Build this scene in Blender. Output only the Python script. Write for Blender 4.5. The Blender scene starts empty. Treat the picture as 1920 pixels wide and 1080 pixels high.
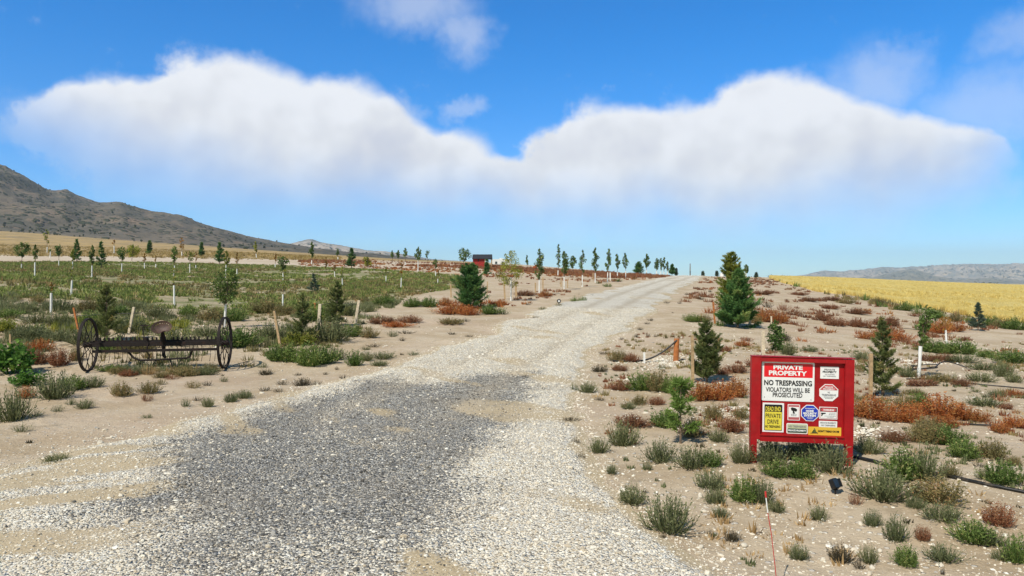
import bpy, math, random
import numpy as np
from mathutils import Vector

R = np.random.default_rng(11)
random.seed(5)
C = bpy.context.scene.collection
SC = bpy.context.scene

# ------------------------------------------------------------------ camera, sky, sun, exposure
F, CX, HY, CH = 1371.0, 960.0, 525.0, 2.3        # focal length in photo pixels, principal column, horizon row, eye height
cam_d = bpy.data.cameras.new('camera'); cam = bpy.data.objects.new('camera', cam_d); C.objects.link(cam)
cam.location = (0, 0, CH); cam.rotation_euler = (math.radians(90), 0, 0)
cam_d.sensor_width = 36; cam_d.lens = 36 * F / 1920; cam_d.shift_y = -(540 - HY) / 1920
cam_d.clip_start = 0.1; cam_d.clip_end = 40000
SC.camera = cam
SC.view_settings.view_transform = 'Standard'; SC.view_settings.look = 'None'
SC.view_settings.exposure = 0.0; SC.view_settings.gamma = 1.0
SC.cycles.use_denoising = True; SC.cycles.denoiser = 'OPENIMAGEDENOISE'; SC.cycles.denoising_input_passes = 'RGB_ALBEDO_NORMAL'; SC.cycles.denoising_prefilter = 'ACCURATE'
SC.cycles.max_bounces = 6; SC.cycles.diffuse_bounces = 2; SC.cycles.glossy_bounces = 2
SC.cycles.transmission_bounces = 3; SC.cycles.transparent_max_bounces = 6; SC.cycles.volume_bounces = 1

SUN_AZ, SUN_EL = math.radians(-145), math.radians(50)   # azimuth from +Y towards +X: behind the camera, to its left
sun_dir = Vector((math.sin(SUN_AZ) * math.cos(SUN_EL), math.cos(SUN_AZ) * math.cos(SUN_EL), math.sin(SUN_EL)))
sd = bpy.data.lights.new('sun', 'SUN'); sun = bpy.data.objects.new('sun', sd); C.objects.link(sun)
sd.energy = 4.8; sd.angle = math.radians(0.53); sd.color = (1.0, 0.94, 0.83)
sun.location = (0, 0, 60)
sun.rotation_euler = (-sun_dir).to_track_quat('-Z', 'Y').to_euler()


class NT:
    """a tiny wrapper for building node trees"""
    def __init__(s, tree):
        s.t = tree; s.n = tree.nodes; s.l = tree.links
    def node(s, typ, **kw):
        n = s.n.new(typ)
        for k, v in kw.items(): setattr(n, k, v)
        return n
    def put(s, sock, v):
        if isinstance(v, bpy.types.NodeSocket): s.l.new(v, sock)
        elif v is not None:
            if sock.type in ('RGBA',) and not isinstance(v, (int, float)) and len(v) == 3: v = (*v, 1)
            sock.default_value = v
    def math(s, op, a, b=None, c=None, clamp=False):
        n = s.node('ShaderNodeMath', operation=op, use_clamp=clamp)
        for i, v in enumerate((a, b, c)):
            if v is not None: s.put(n.inputs[i], v)
        return n.outputs[0]
    def sstep(s, v, a, b, lo=0.0, hi=1.0):
        n = s.node('ShaderNodeMapRange', interpolation_type='SMOOTHSTEP', clamp=True)
        s.put(n.inputs['Value'], v); s.put(n.inputs['From Min'], a); s.put(n.inputs['From Max'], b)
        s.put(n.inputs['To Min'], lo); s.put(n.inputs['To Max'], hi)
        return n.outputs[0]
    def mix(s, f, a, b, blend='MIX'):
        n = s.node('ShaderNodeMix', data_type='RGBA', blend_type=blend)
        s.put(n.inputs[0], f); s.put(n.inputs[6], a); s.put(n.inputs[7], b)
        return n.outputs[2]
    def noise(s, vec, scale, detail=4, rough=0.55, dist=0.0, out=0):
        n = s.node('ShaderNodeTexNoise')
        if vec is not None: s.put(n.inputs['Vector'], vec)
        n.inputs['Scale'].default_value = scale; n.inputs['Detail'].default_value = detail
        n.inputs['Roughness'].default_value = rough; n.inputs['Distortion'].default_value = dist
        return n.outputs[out]
    def voro(s, vec, scale, feature='F1', out='Distance', rand=1.0):
        n = s.node('ShaderNodeTexVoronoi', feature=feature)
        if vec is not None: s.put(n.inputs['Vector'], vec)
        n.inputs['Scale'].default_value = scale; n.inputs['Randomness'].default_value = rand
        return n.outputs[out]
    def attr(s, name, out='Fac'):
        n = s.node('ShaderNodeAttribute', attribute_name=name); return n.outputs[out]
    def ramp(s, f, stops, mode='LINEAR'):
        n = s.node('ShaderNodeValToRGB'); cr = n.color_ramp; cr.interpolation = mode
        while len(cr.elements) < len(stops): cr.elements.new(0.5)
        for e, (p, c) in zip(cr.elements, stops): e.position = p; e.color = (*c, 1)
        s.put(n.inputs[0], f); return n.outputs[0]
    def vmath(s, op, a, b=None):
        n = s.node('ShaderNodeVectorMath', operation=op)
        s.put(n.inputs[0], a)
        if b is not None: s.put(n.inputs[1], b)
        return n.outputs[0]


def azel(X, Y):
    a = math.atan((X - CX) / F)
    return a, math.atan((HY - Y) / F * math.cos(a))

# the sky: Nishita air with two cumulus banks lying low to the north, laid out by compass bearing and elevation
world = bpy.data.worlds.new('World'); SC.world = world; world.use_nodes = True
w = NT(world.node_tree); w.n.clear()
sky = w.node('ShaderNodeTexSky', sky_type='NISHITA', sun_disc=False)
sky.sun_elevation = SUN_EL; sky.sun_rotation = SUN_AZ; sky.altitude = 1500; sky.air_density = 1.0
sky.dust_density = 0.3; sky.ozone_density = 3.0
hsv = w.node('ShaderNodeHueSaturation'); hsv.inputs['Saturation'].default_value = 1.25
hsv.inputs['Value'].default_value = 1.0; hsv.inputs['Hue'].default_value = 0.5
w.put(hsv.inputs['Color'], sky.outputs[0])
bg_sky = w.node('ShaderNodeBackground'); bg_sky.inputs[1].default_value = 0.13
tc = w.node('ShaderNodeTexCoord').outputs['Generated']
nrm = w.vmath('NORMALIZE', tc)
sep = w.node('ShaderNodeSeparateXYZ'); w.put(sep.inputs[0], nrm)
az = w.math('ARCTAN2', sep.outputs[0], sep.outputs[1]); el = w.math('ARCSINE', sep.outputs[2])
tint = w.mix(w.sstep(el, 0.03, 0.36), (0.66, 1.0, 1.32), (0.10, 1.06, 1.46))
# unseen sky overhead and behind camera tinted whiter, added to neutralise blue shadow fill
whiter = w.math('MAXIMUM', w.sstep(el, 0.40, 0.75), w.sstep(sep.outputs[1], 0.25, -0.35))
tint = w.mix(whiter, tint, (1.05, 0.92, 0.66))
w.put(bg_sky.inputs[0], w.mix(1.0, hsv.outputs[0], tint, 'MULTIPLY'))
big = w.math('SUBTRACT', w.noise(nrm, 9, 3, 0.5), 0.5)
mid = w.math('SUBTRACT', w.noise(nrm, 22, 4, 0.55), 0.5)
fine = w.math('SUBTRACT', w.noise(nrm, 80, 5, 0.65), 0.5)
mid2 = w.math('SUBTRACT', w.noise(w.vmath('ADD', nrm, (3.1, 1.7, 5.3)), 15, 4, 0.55), 0.5)
big2 = w.math('SUBTRACT', w.noise(w.vmath('ADD', nrm, (7.1, 2.7, 1.3)), 7, 3, 0.5), 0.5)
azw = w.math('ADD', az, w.math('ADD', w.math('MULTIPLY', mid2, 0.060), w.math('MULTIPLY', fine, 0.012)))
billow = lambda off: w.noise(w.vmath('ADD', nrm, off), 9, 3, 0.45)
emboss = w.math('SUBTRACT', billow((0, 0, 0)), billow((-0.016, 0, 0.022)))

def float_curve(pts, lo, hi):
    """elevation as a function of bearing, through pixel-measured points"""
    fc = w.node('ShaderNodeFloatCurve'); cv = fc.mapping.curves[0]
    uv = []
    for X, Y in pts:
        a, e = azel(X, Y); uv.append(((a + 1.0) / 2.0, (e - lo) / (hi - lo)))
    cv.points[0].location = (0, uv[0][1]); cv.points[-1].location = (1, uv[-1][1])
    for u, v in uv: cv.points.new(u, v)
    fc.mapping.use_clip = False; fc.mapping.update()
    u_in = w.math('MULTIPLY_ADD', azw, 0.5, 0.5)
    w.put(fc.inputs['Value'], u_in)
    return w.math('MULTIPLY_ADD', fc.outputs[0], hi - lo, lo)

bot_pts = [(-200, 215), (-20, 235), (40, 275), (140, 318), (260, 352), (400, 385), (520, 400), (700, 415), (860, 425), (1000, 432), (1120, 440),
           (1300, 445), (1500, 436), (1700, 412), (1800, 380), (1880, 330), (1960, 275)]
B = float_curve(bot_pts, -0.05, 0.4)
B = w.math('ADD', B, w.math('ADD', w.math('MULTIPLY', big2, 0.07), w.math('MULTIPLY', mid2, 0.02)))
above_bot = w.math('SUBTRACT', el, B)
elw = w.math('ADD', el, w.math('ADD', w.math('MULTIPLY', mid, 0.040), w.math('MULTIPLY', fine, 0.012)))
puffs = [(120, 232, 105, 76), (210, 222, 125, 92), (300, 240, 120, 95), (385, 190, 105, 120), (475, 196, 115, 122), (570, 232, 110, 112), (655, 225, 115, 115), (730, 262, 95, 95), (800, 300, 100, 85), (870, 302, 90, 84), (935, 345, 90, 64),
         (250, 290, 190, 130), (400, 310, 200, 150), (560, 345, 210, 150), (720, 370, 200, 140), (860, 385, 170, 110), (1010, 395, 170, 100),
         (1040, 300, 95, 85), (1110, 265, 95, 108), (1180, 270, 90, 95), (1262, 258, 95, 98), (1330, 272, 80, 90), (1400, 228, 95, 105), (1475, 222, 110, 120), (1560, 248, 110, 108), (1660, 280, 125, 100), (1770, 298, 125, 92), (1840, 310, 70, 70),
         (1200, 385, 200, 150), (1380, 385, 210, 150), (1560, 375, 210, 150), (1720, 365, 170, 120)]
heap_ = None
for X, Y, rx, ry in puffs:
    a, e = azel(X, Y)
    du = w.math('MULTIPLY', w.math('SUBTRACT', azw, a), F / rx); dv = w.math('MULTIPLY', w.math('SUBTRACT', elw, e), F / ry)
    q = w.math('SUBTRACT', 1.0, w.math('MULTIPLY_ADD', du, du, w.math('MULTIPLY', dv, dv)), clamp=True)
    q = w.math('MULTIPLY', q, q); heap_ = q if heap_ is None else w.math('ADD', heap_, q)
rough_ = w.math('ADD', w.math('MULTIPLY', mid2, 0.45), w.math('ADD', w.math('MULTIPLY', mid, 0.50), w.math('MULTIPLY', fine, 0.50)))
d_top = w.sstep(w.math('ADD', heap_, rough_), 0.12, 0.72)
d_bot = w.sstep(above_bot, -0.048, 0.105)
dens = w.math('MULTIPLY', d_top, d_bot)

def wisp(X, Y, rx, ry, amt):
    a, e = azel(X, Y)
    du = w.math('DIVIDE', w.math('SUBTRACT', w.math('MULTIPLY_ADD', mid, 0.10, az), a), rx / F)
    dv = w.math('DIVIDE', w.math('SUBTRACT', w.math('MULTIPLY_ADD', big, 0.05, w.math('MULTIPLY_ADD', fine, 0.03, el)), e), ry / F)
    r = w.math('SQRT', w.math('ADD', w.math('MULTIPLY', du, du), w.math('MULTIPLY', dv, dv)))
    return w.math('MULTIPLY', w.sstep(r, 1.0, 0.1), amt)
wisps = None
for a in [(790, 15, 150, 75, 0.40), (870, 70, 80, 70, 0.38), (1650, 160, 110, 95, 0.36), (1690, 105, 70, 45, 0.26), (1860, 200, 150, 90, 0.32), (1915, 65, 80, 60, 0.26),
          (870, 208, 50, 28, 0.30), (760, 205, 60, 40, 0.38), (1010, 355, 120, 50, 0.6), (60, 230, 80, 55, 0.35), (1800, 300, 110, 90, 0.55)]:
    k = wisp(*a); wisps = k if wisps is None else w.math('MAXIMUM', wisps, k)
dens = w.math('MAXIMUM', dens, wisps)
dens = w.math('MULTIPLY', dens, w.sstep(w.math('ABSOLUTE', az), 0.95, 0.75), clamp=True)
dens = w.math('MULTIPLY', dens, 0.965)
core = w.math('MULTIPLY', w.math('MINIMUM', heap_, 1.6), 0.075)
lit = w.sstep(w.math('ADD', w.math('ADD', w.math('MULTIPLY', w.math('SUBTRACT', 0.29, el), 0.9), core), w.math('ADD', w.math('MULTIPLY', big2, 0.12), w.math('MULTIPLY', emboss, 0.75))), 0.10, 0.38)
ccol = w.ramp(lit, [(0.0, (0.93, 0.95, 0.99)), (0.35, (0.84, 0.86, 0.90)), (0.7, (0.77, 0.79, 0.85)), (1.0, (0.68, 0.71, 0.80))])
bg_c = w.node('ShaderNodeBackground'); bg_c.inputs[1].default_value = 1.0; w.put(bg_c.inputs[0], ccol)
mx = w.node('ShaderNodeMixShader'); w.put(mx.inputs[0], dens); w.put(mx.inputs[1], bg_sky.outputs[0]); w.put(mx.inputs[2], bg_c.outputs[0])
wo = w.node('ShaderNodeOutputWorld'); w.put(wo.inputs[0], mx.outputs[0])

# ------------------------------------------------------------------ helpers
def tag(o, label=None, cat=None, group=None, kind=None):
    if label: o['label'] = label
    if cat: o['category'] = cat
    if group: o['group'] = group
    if kind: o['kind'] = kind
    return o

def link(name, mesh, parent=None):
    o = bpy.data.objects.new(name, mesh); C.objects.link(o)
    if parent is not None: o.parent = parent
    return o

def empty(name, loc, rz=0.0):
    o = bpy.data.objects.new(name, None); C.objects.link(o)
    o.location = loc; o.rotation_euler = (0, 0, rz); o.empty_display_size = 0.2
    return o

_hash = np.random.default_rng(3).random((256, 256))
def vnoise(x, y):
    xi = np.floor(x).astype(np.int64); yi = np.floor(y).astype(np.int64); fx = x - xi; fy = y - yi
    fx = fx * fx * (3 - 2 * fx); fy = fy * fy * (3 - 2 * fy)
    h = lambda a, b: _hash[a & 255, b & 255]
    return (h(xi, yi) * (1 - fx) + h(xi + 1, yi) * fx) * (1 - fy) + (h(xi, yi + 1) * (1 - fx) + h(xi + 1, yi + 1) * fx) * fy
def fbm(x, y, octs=4, gain=0.5):
    s = 0; a = 1; tot = 0
    for i in range(octs):
        s = s + a * (vnoise(x + 17.3 * i, y - 9.1 * i) - 0.5); tot += a; a *= gain; x = x * 2.03; y = y * 2.03
    return s / tot * 2
def smooth(a, b, t):
    t = np.clip((t - a) / (b - a), 0, 1); return t * t * (3 - 2 * t)

class MB:
    """collects faces of 3 or 4 corners with a per-vertex random value, then makes ONE mesh"""
    def __init__(s): s.v = []; s.r = []; s.f4 = []; s.f3 = []; s.n = 0; s.m4 = []; s.m3 = []
    def add(s, v, f, rnd=0.5, mi=0):
        v = np.asarray(v, float).reshape(-1, 3); f = np.asarray(f, int)
        s.v.append(v); s.r.append(np.broadcast_to(np.asarray(rnd, float), (len(v),)).copy())
        if f.shape[1] == 4: s.f4.append(f + s.n); s.m4.append(np.full(len(f), mi))
        else: s.f3.append(f + s.n); s.m3.append(np.full(len(f), mi))
        s.n += len(v)
    def quads(s, q, rnd=0.5, mi=0):           # q: n,4,3
        n = len(q); s.add(q.reshape(-1, 3), np.arange(n * 4).reshape(n, 4), np.repeat(np.broadcast_to(rnd, (n,)), 4), mi)
    def tris(s, q, rnd=0.5, mi=0):
        n = len(q); s.add(q.reshape(-1, 3), np.arange(n * 3).reshape(n, 3), np.repeat(np.broadcast_to(rnd, (n,)), 3), mi)
    def box(s, c, size, rnd=0.5, rot=None, mi=0):
        a = np.array([[-1,-1,-1],[1,-1,-1],[1,1,-1],[-1,1,-1],[-1,-1,1],[1,-1,1],[1,1,1],[-1,1,1]], float) * np.asarray(size) / 2
        if rot is not None: a = a @ np.asarray(rot).T
        s.add(a + np.asarray(c), [[0,3,2,1],[4,5,6,7],[0,1,5,4],[1,2,6,5],[2,3,7,6],[3,0,4,7]], rnd, mi)
    def bar(s, a, b, wdt, hgt, up=(0, 0, 1), rnd=0.5, mi=0):
        a = np.asarray(a, float); b = np.asarray(b, float); d = b - a; L = np.linalg.norm(d); d = d / L
        u = np.asarray(up, float); x = np.cross(d, u); x /= np.linalg.norm(x); u = np.cross(x, d)
        s.box((a + b) / 2, (wdt, L, hgt), rnd, np.stack([x, d, u], 1), mi)
    def tube(s, pts, rad, n=6, rnd=0.5, caps=True, mi=0):
        p = np.asarray(pts, float); k = len(p); rad = np.broadcast_to(rad, (k,))
        d = np.gradient(p, axis=0); d /= np.linalg.norm(d, axis=1)[:, None] + 1e-9
        ref = np.array([0, 0, 1.0]) if abs(d[:, 2]).mean() < 0.9 else np.array([1.0, 0, 0])
        x = np.cross(d, ref); x /= np.linalg.norm(x, axis=1)[:, None] + 1e-9; y = np.cross(d, x)
        a = np.arange(n) / n * 2 * math.pi
        v = p[:, None] + rad[:, None, None] * (np.cos(a)[None, :, None] * x[:, None] + np.sin(a)[None, :, None] * y[:, None])
        i = np.arange(k - 1)[:, None] * n; j = np.arange(n)[None]; j2 = (j + 1) % n
        f = np.stack([i + j, i + j2, i + n + j2, i + n + j], -1).reshape(-1, 4)
        s.add(v.reshape(-1, 3), f, rnd, mi)
        if caps:
            for q, c in ((v[0], p[0]), (v[-1], p[-1])):
                s.add(np.vstack([q, c[None]]), [[jj, (jj + 1) % n, n] for jj in range(n)], rnd, mi)
    def lathe(s, prof, n=16, center=(0, 0, 0), rnd=0.5, axis='z', mi=0):
        prof = np.asarray(prof, float); a = np.arange(n) / n * 2 * math.pi; k = len(prof)
        v = np.stack([prof[:, 0][:, None] * np.cos(a), prof[:, 0][:, None] * np.sin(a), np.broadcast_to(prof[:, 1][:, None], (k, n))], -1)
        if axis == 'x': v = v[..., [2, 0, 1]]
        if axis == 'y': v = v[..., [0, 2, 1]]
        i = np.arange(k - 1)[:, None] * n; j = np.arange(n)[None]; j2 = (j + 1) % n
        s.add(v.reshape(-1, 3) + np.asarray(center), np.stack([i + j, i + j2, i + n + j2, i + n + j], -1).reshape(-1, 4), rnd, mi)
    def prism(s, outline, z0, z1, rnd=0.5, mi=0):
        """outline in x,z; thickness along y from z0 (front, smaller y) to z1"""
        o = np.asarray(outline, float); n = len(o)
        fr = np.stack([o[:, 0], np.full(n, z0), o[:, 1]], 1); bk = np.stack([o[:, 0], np.full(n, z1), o[:, 1]], 1)
        c = o.mean(0)
        v = np.vstack([fr, bk, [[c[0], z0, c[1]]], [[c[0], z1, c[1]]]])
        s.add(v, [[i, (i + 1) % n, n + (i + 1) % n, n + i] for i in range(n)], rnd, mi)
        s.add(v, [[(i + 1) % n, i, 2 * n] for i in range(n)], rnd, mi)
        s.add(v, [[n + i, n + (i + 1) % n, 2 * n + 1] for i in range(n)], rnd, mi)
    def mesh(s, name, mats, smooth_shade=False):
        me = bpy.data.meshes.new(name)
        v = np.concatenate(s.v); r = np.concatenate(s.r)
        f4 = np.concatenate(s.f4) if s.f4 else np.zeros((0, 4), int); f3 = np.concatenate(s.f3) if s.f3 else np.zeros((0, 3), int)
        me.vertices.add(len(v)); me.vertices.foreach_set('co', v.astype(np.float32).ravel())
        nl = f4.size + f3.size; me.loops.add(nl); me.loops.foreach_set('vertex_index', np.concatenate([f4.ravel(), f3.ravel()]).astype(np.int32))
        me.polygons.add(len(f4) + len(f3))
        st = np.concatenate([np.arange(len(f4)) * 4, f4.size + np.arange(len(f3)) * 3]).astype(np.int32)
        me.polygons.foreach_set('loop_start', st)
        mats = mats if isinstance(mats, (list, tuple)) else [mats]
        for m in mats: me.materials.append(m)
        if len(mats) > 1:
            me.polygons.foreach_set('material_index', np.concatenate(s.m4 + s.m3).astype(np.int32))
        me.polygons.foreach_set('use_smooth', np.full(len(me.polygons), smooth_shade))
        at = me.attributes.new('rnd', 'FLOAT', 'POINT'); at.data.foreach_set('value', r.astype(np.float32))
        me.update(calc_edges=True)
        return me
    def build(s, name, mats, parent=None, smooth_shade=False):
        return link(name, s.mesh(name, mats, smooth_shade), parent)

def grid_mesh(name, V, mat, attrs=None, smooth_shade=True):
    ny, nx, _ = V.shape
    me = bpy.data.meshes.new(name)
    i = np.arange(ny - 1)[:, None] * nx; j = np.arange(nx - 1)[None]
    f = np.stack([i + j, i + j + 1, i + nx + j + 1, i + nx + j], -1).reshape(-1, 4)
    me.vertices.add(ny * nx); me.vertices.foreach_set('co', V.astype(np.float32).ravel())
    me.loops.add(f.size); me.loops.foreach_set('vertex_index', f.astype(np.int32).ravel())
    me.polygons.add(len(f)); me.polygons.foreach_set('loop_start', (np.arange(len(f)) * 4).astype(np.int32))
    me.polygons.foreach_set('use_smooth', np.full(len(f), smooth_shade))
    me.materials.append(mat)
    for k, a in (attrs or {}).items():
        at = me.attributes.new(k, 'FLOAT', 'POINT'); at.data.foreach_set('value', np.asarray(a, np.float32).ravel())
    me.update(calc_edges=True)
    return me

# ------------------------------------------------------------------ materials
def material(name):
    m = bpy.data.materials.new(name); m.use_nodes = True
    t = NT(m.node_tree); t.n.clear()
    out = t.node('ShaderNodeOutputMaterial')
    return m, t, out

def simple(name, col, rough=0.6, metal=0.0, var=0.15, scale=12.0, spec=0.4, bump=0.0, dirt=None):
    """painted / plain material with noise wear"""
    m, t, out = material(name)
    co = t.node('ShaderNodeTexCoord').outputs['Object']
    p = t.node('ShaderNodeBsdfPrincipled'); p.inputs['Roughness'].default_value = rough; p.inputs['Metallic'].default_value = metal
    p.inputs['Specular IOR Level'].default_value = spec
    nz = t.noise(co, scale, 5, 0.6)
    lo = tuple(c * (1 - var) for c in col); hi = tuple(min(1, c * (1 + var)) for c in col)
    c = t.mix(t.sstep(nz, 0.3, 0.7), lo, hi)
    if dirt is not None:
        c = t.mix(t.math('MULTIPLY', t.sstep(t.noise(co, scale * 0.4, 6, 0.7), 0.5, 0.75), dirt[1]), c, dirt[0])
    t.put(p.inputs['Base Color'], c)
    if bump:
        b = t.node('ShaderNodeBump'); b.inputs['Strength'].default_value = bump; b.inputs['Distance'].default_value = 0.01
        t.put(b.inputs['Height'], t.noise(co, scale * 4, 4, 0.6)); t.put(p.inputs['Normal'], b.outputs[0])
    t.put(out.inputs[0], p.outputs[0])
    return m

def leafmat(name, stops, trans=0.3, rough=0.75):
    m, t, out = material(name)
    c = t.ramp(t.attr('rnd'), stops)
    oi = t.node('ShaderNodeObjectInfo')
    c = t.mix(1.0, c, t.ramp(oi.outputs['Random'], [(0, (0.82, 0.85, 0.8)), (0.5, (1.0, 0.98, 0.95)), (1, (1.12, 1.06, 1.0))]), 'MULTIPLY')
    p = t.node('ShaderNodeBsdfPrincipled'); p.inputs['Roughness'].default_value = rough; p.inputs['Specular IOR Level'].default_value = 0.25
    t.put(p.inputs['Base Color'], c)
    tr = t.node('ShaderNodeBsdfTranslucent'); t.put(tr.inputs[0], c)
    mx = t.node('ShaderNodeMixShader'); mx.inputs[0].default_value = trans
    t.put(mx.inputs[1], p.outputs[0]); t.put(mx.inputs[2], tr.outputs[0]); t.put(out.inputs[0], mx.outputs[0])
    return m

M = {}
M['sage'] = leafmat('sage_leaf', [(0, (0.085, 0.098, 0.042)), (0.35, (0.165, 0.188, 0.085)), (0.8, (0.265, 0.285, 0.145)), (1, (0.36, 0.32, 0.18))])
M['green'] = leafmat('green_leaf', [(0, (0.072, 0.125, 0.029)), (0.5, (0.152, 0.231, 0.055)), (0.85, (0.277, 0.337, 0.106)), (1, (0.423, 0.370, 0.159))])
M['lush'] = leafmat('lush_leaf', [(0, (0.038, 0.101, 0.016)), (0.5, (0.088, 0.203, 0.034)), (1, (0.189, 0.311, 0.054))])
M['rust'] = leafmat('rust_leaf', [(0, (0.212, 0.065, 0.024)), (0.4, (0.472, 0.147, 0.045)), (0.75, (0.566, 0.254, 0.077)), (1, (0.496, 0.354, 0.142))])
M['brick'] = leafmat('dull_red_leaf', [(0, (0.156, 0.065, 0.034)), (0.5, (0.325, 0.137, 0.072)), (1, (0.364, 0.234, 0.124))])
M['olive'] = leafmat('olive_leaf', [(0, (0.133, 0.118, 0.051)), (0.4, (0.253, 0.224, 0.091)), (0.8, (0.360, 0.287, 0.133)), (1, (0.426, 0.240, 0.120))])
M['yellow'] = leafmat('yellow_green_leaf', [(0, (0.132, 0.156, 0.024)), (0.5, (0.264, 0.300, 0.048)), (1, (0.456, 0.408, 0.084))])
M['cover'] = leafmat('green_cover_leaf', [(0, (0.105, 0.14, 0.035)), (0.4, (0.19, 0.25, 0.062)), (0.75, (0.275, 0.31, 0.095)), (1, (0.42, 0.34, 0.15))], 0.2)
M['feather'] = leafmat('feathery_pine_needle', [(0, (0.117, 0.195, 0.039)), (0.5, (0.234, 0.351, 0.078)), (1, (0.416, 0.494, 0.156))], 0.35)
M['dry'] = leafmat('straw', [(0, (0.30, 0.20, 0.09)), (0.5, (0.48, 0.34, 0.17)), (1, (0.60, 0.46, 0.26))])
M['dark'] = leafmat('dark_weed', [(0, (0.05, 0.042, 0.025)), (0.6, (0.10, 0.085, 0.05)), (1, (0.17, 0.14, 0.08))])
M['spruce'] = leafmat('spruce_needle', [(0, (0.064, 0.089, 0.030)), (0.5, (0.131, 0.174, 0.055)), (0.85, (0.276, 0.297, 0.106)), (1, (0.595, 0.468, 0.170))], 0.2)
M['pine'] = leafmat('pine_needle', [(0, (0.028, 0.085, 0.028)), (0.5, (0.070, 0.177, 0.051)), (0.85, (0.177, 0.296, 0.082)), (1, (0.355, 0.425, 0.142))], 0.2)
M['pineyel'] = leafmat('sunlit_pine_needle', [(0, (0.07, 0.11, 0.018)), (0.5, (0.18, 0.22, 0.035)), (1, (0.40, 0.38, 0.07))], 0.25)
M['blue'] = leafmat('blue_spruce_needle', [(0, (0.048, 0.075, 0.053)), (0.6, (0.094, 0.146, 0.104)), (1, (0.188, 0.244, 0.188))], 0.2)
M['leaf'] = leafmat('tree_leaf', [(0, (0.055, 0.101, 0.027)), (0.5, (0.121, 0.195, 0.051)), (0.85, (0.234, 0.312, 0.082)), (1, (0.410, 0.429, 0.137))], 0.3)
M['leafyel'] = leafmat('yellowing_leaf', [(0, (0.11, 0.14, 0.022)), (0.5, (0.28, 0.31, 0.05)), (0.85, (0.44, 0.42, 0.08)), (1, (0.55, 0.46, 0.10))], 0.35)
M['leaforange'] = leafmat('orange_leaf', [(0, (0.14, 0.09, 0.02)), (0.5, (0.32, 0.17, 0.03)), (1, (0.42, 0.22, 0.05))], 0.3)
M['wheat'] = leafmat('ripe_wheat', [(0, (0.58, 0.41, 0.10)), (0.5, (0.78, 0.60, 0.19)), (1, (0.88, 0.74, 0.33))], 0.25)
M['goldgrass'] = leafmat('gold_grass', [(0, (0.26, 0.18, 0.06)), (0.5, (0.40, 0.28, 0.10)), (1, (0.50, 0.37, 0.16))], 0.2)
M['bark'] = simple('bark', (0.17, 0.12, 0.08), 0.85, var=0.35, scale=30, bump=0.4)
M['guard'] = simple('white_trunk_guard', (0.80, 0.79, 0.76), 0.5, var=0.05, scale=9, dirt=((0.55, 0.48, 0.38), 0.35))
M['wood'] = simple('weathered_stake', (0.42, 0.29, 0.16), 0.8, var=0.25, scale=18, bump=0.3)
M['wood_pale'] = simple('pale_stake', (0.62, 0.52, 0.38), 0.8, var=0.2, scale=18, bump=0.3)
M['wood_orange'] = simple('orange_post_wood', (0.42, 0.145, 0.04), 0.7, var=0.25, scale=10, bump=0.4)
M['rustyiron'] = simple('old_rusty_iron', (0.018, 0.013, 0.012), 0.75, 0.0, var=0.35, scale=22, bump=0.35, dirt=((0.06, 0.024, 0.013), 0.5), spec=0.25)
M['seatiron'] = simple('rusty_seat_iron', (0.085, 0.052, 0.042), 0.6, 0.1, var=0.3, scale=26, bump=0.3, dirt=((0.20, 0.10, 0.06), 0.6))
M['red'] = simple('red_sign_paint', (0.34, 0.008, 0.011), 0.5, spec=0.25, var=0.14, scale=7, dirt=((0.30, 0.05, 0.04), 0.35), bump=0.08)
M['signwhite'] = simple('sign_white', (0.80, 0.80, 0.79), 0.35, var=0.02, scale=8)
M['signred'] = simple('sign_red', (0.72, 0.012, 0.02), 0.35, var=0.05, scale=8)
M['signpink'] = simple('faded_sign_red', (0.55, 0.09, 0.10), 0.4, var=0.08, scale=8)
M['signblack'] = simple('sign_black', (0.015, 0.015, 0.016), 0.4, var=0.1, scale=8)
M['signgrey'] = simple('sign_print_grey', (0.24, 0.24, 0.25), 0.4, var=0.1, scale=8)
M['signblue'] = simple('sign_blue', (0.015, 0.045, 0.42), 0.35, var=0.06, scale=8)
M['signyellow'] = simple('sign_yellow', (0.72, 0.60, 0.06), 0.35, var=0.05, scale=8)
M['signgold'] = simple('sign_gold', (0.74, 0.47, 0.05), 0.35, var=0.05, scale=8)
M['signgreen'] = simple('sign_pale_green', (0.50, 0.52, 0.33), 0.4, var=0.05, scale=8)
M['signdkgreen'] = simple('sign_dark_green', (0.015, 0.06, 0.04), 0.4, var=0.05, scale=8)
M['blackplastic'] = simple('black_plastic', (0.012, 0.013, 0.015), 0.35, var=0.2, scale=20)
M['lens'] = simple('dark_lamp_glass', (0.02, 0.035, 0.06), 0.08, var=0.1, scale=20, spec=0.8)
M['hose'] = simple('black_poly_pipe', (0.014, 0.014, 0.014), 0.4, var=0.2, scale=14, dirt=((0.22, 0.17, 0.12), 0.5))
M['rodred'] = simple('red_fibreglass', (0.50, 0.035, 0.03), 0.4, var=0.1, scale=30)
M['rodwhite'] = simple('white_reflective_band', (0.8, 0.8, 0.78), 0.4, var=0.05, scale=30)
M['shedred'] = simple('barn_red_boards', (0.30, 0.020, 0.016), 0.7, var=0.2, scale=3, bump=0.2)
M['roofdark'] = simple('dark_roofing', (0.025, 0.027, 0.034), 0.8, var=0.2, scale=4, bump=0.3)
M['trailerwhite'] = simple('white_trailer_skin', (0.75, 0.75, 0.73), 0.4, var=0.04, scale=2)
M['orangepaint'] = simple('orange_machine_paint', (0.42, 0.075, 0.02), 0.5, var=0.15, scale=4)
M['rubber'] = simple('tyre_rubber', (0.02, 0.02, 0.02), 0.8, var=0.2, scale=10)
M['steel'] = simple('galvanised_steel', (0.45, 0.46, 0.47), 0.4, 0.7, var=0.1, scale=15)
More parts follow.
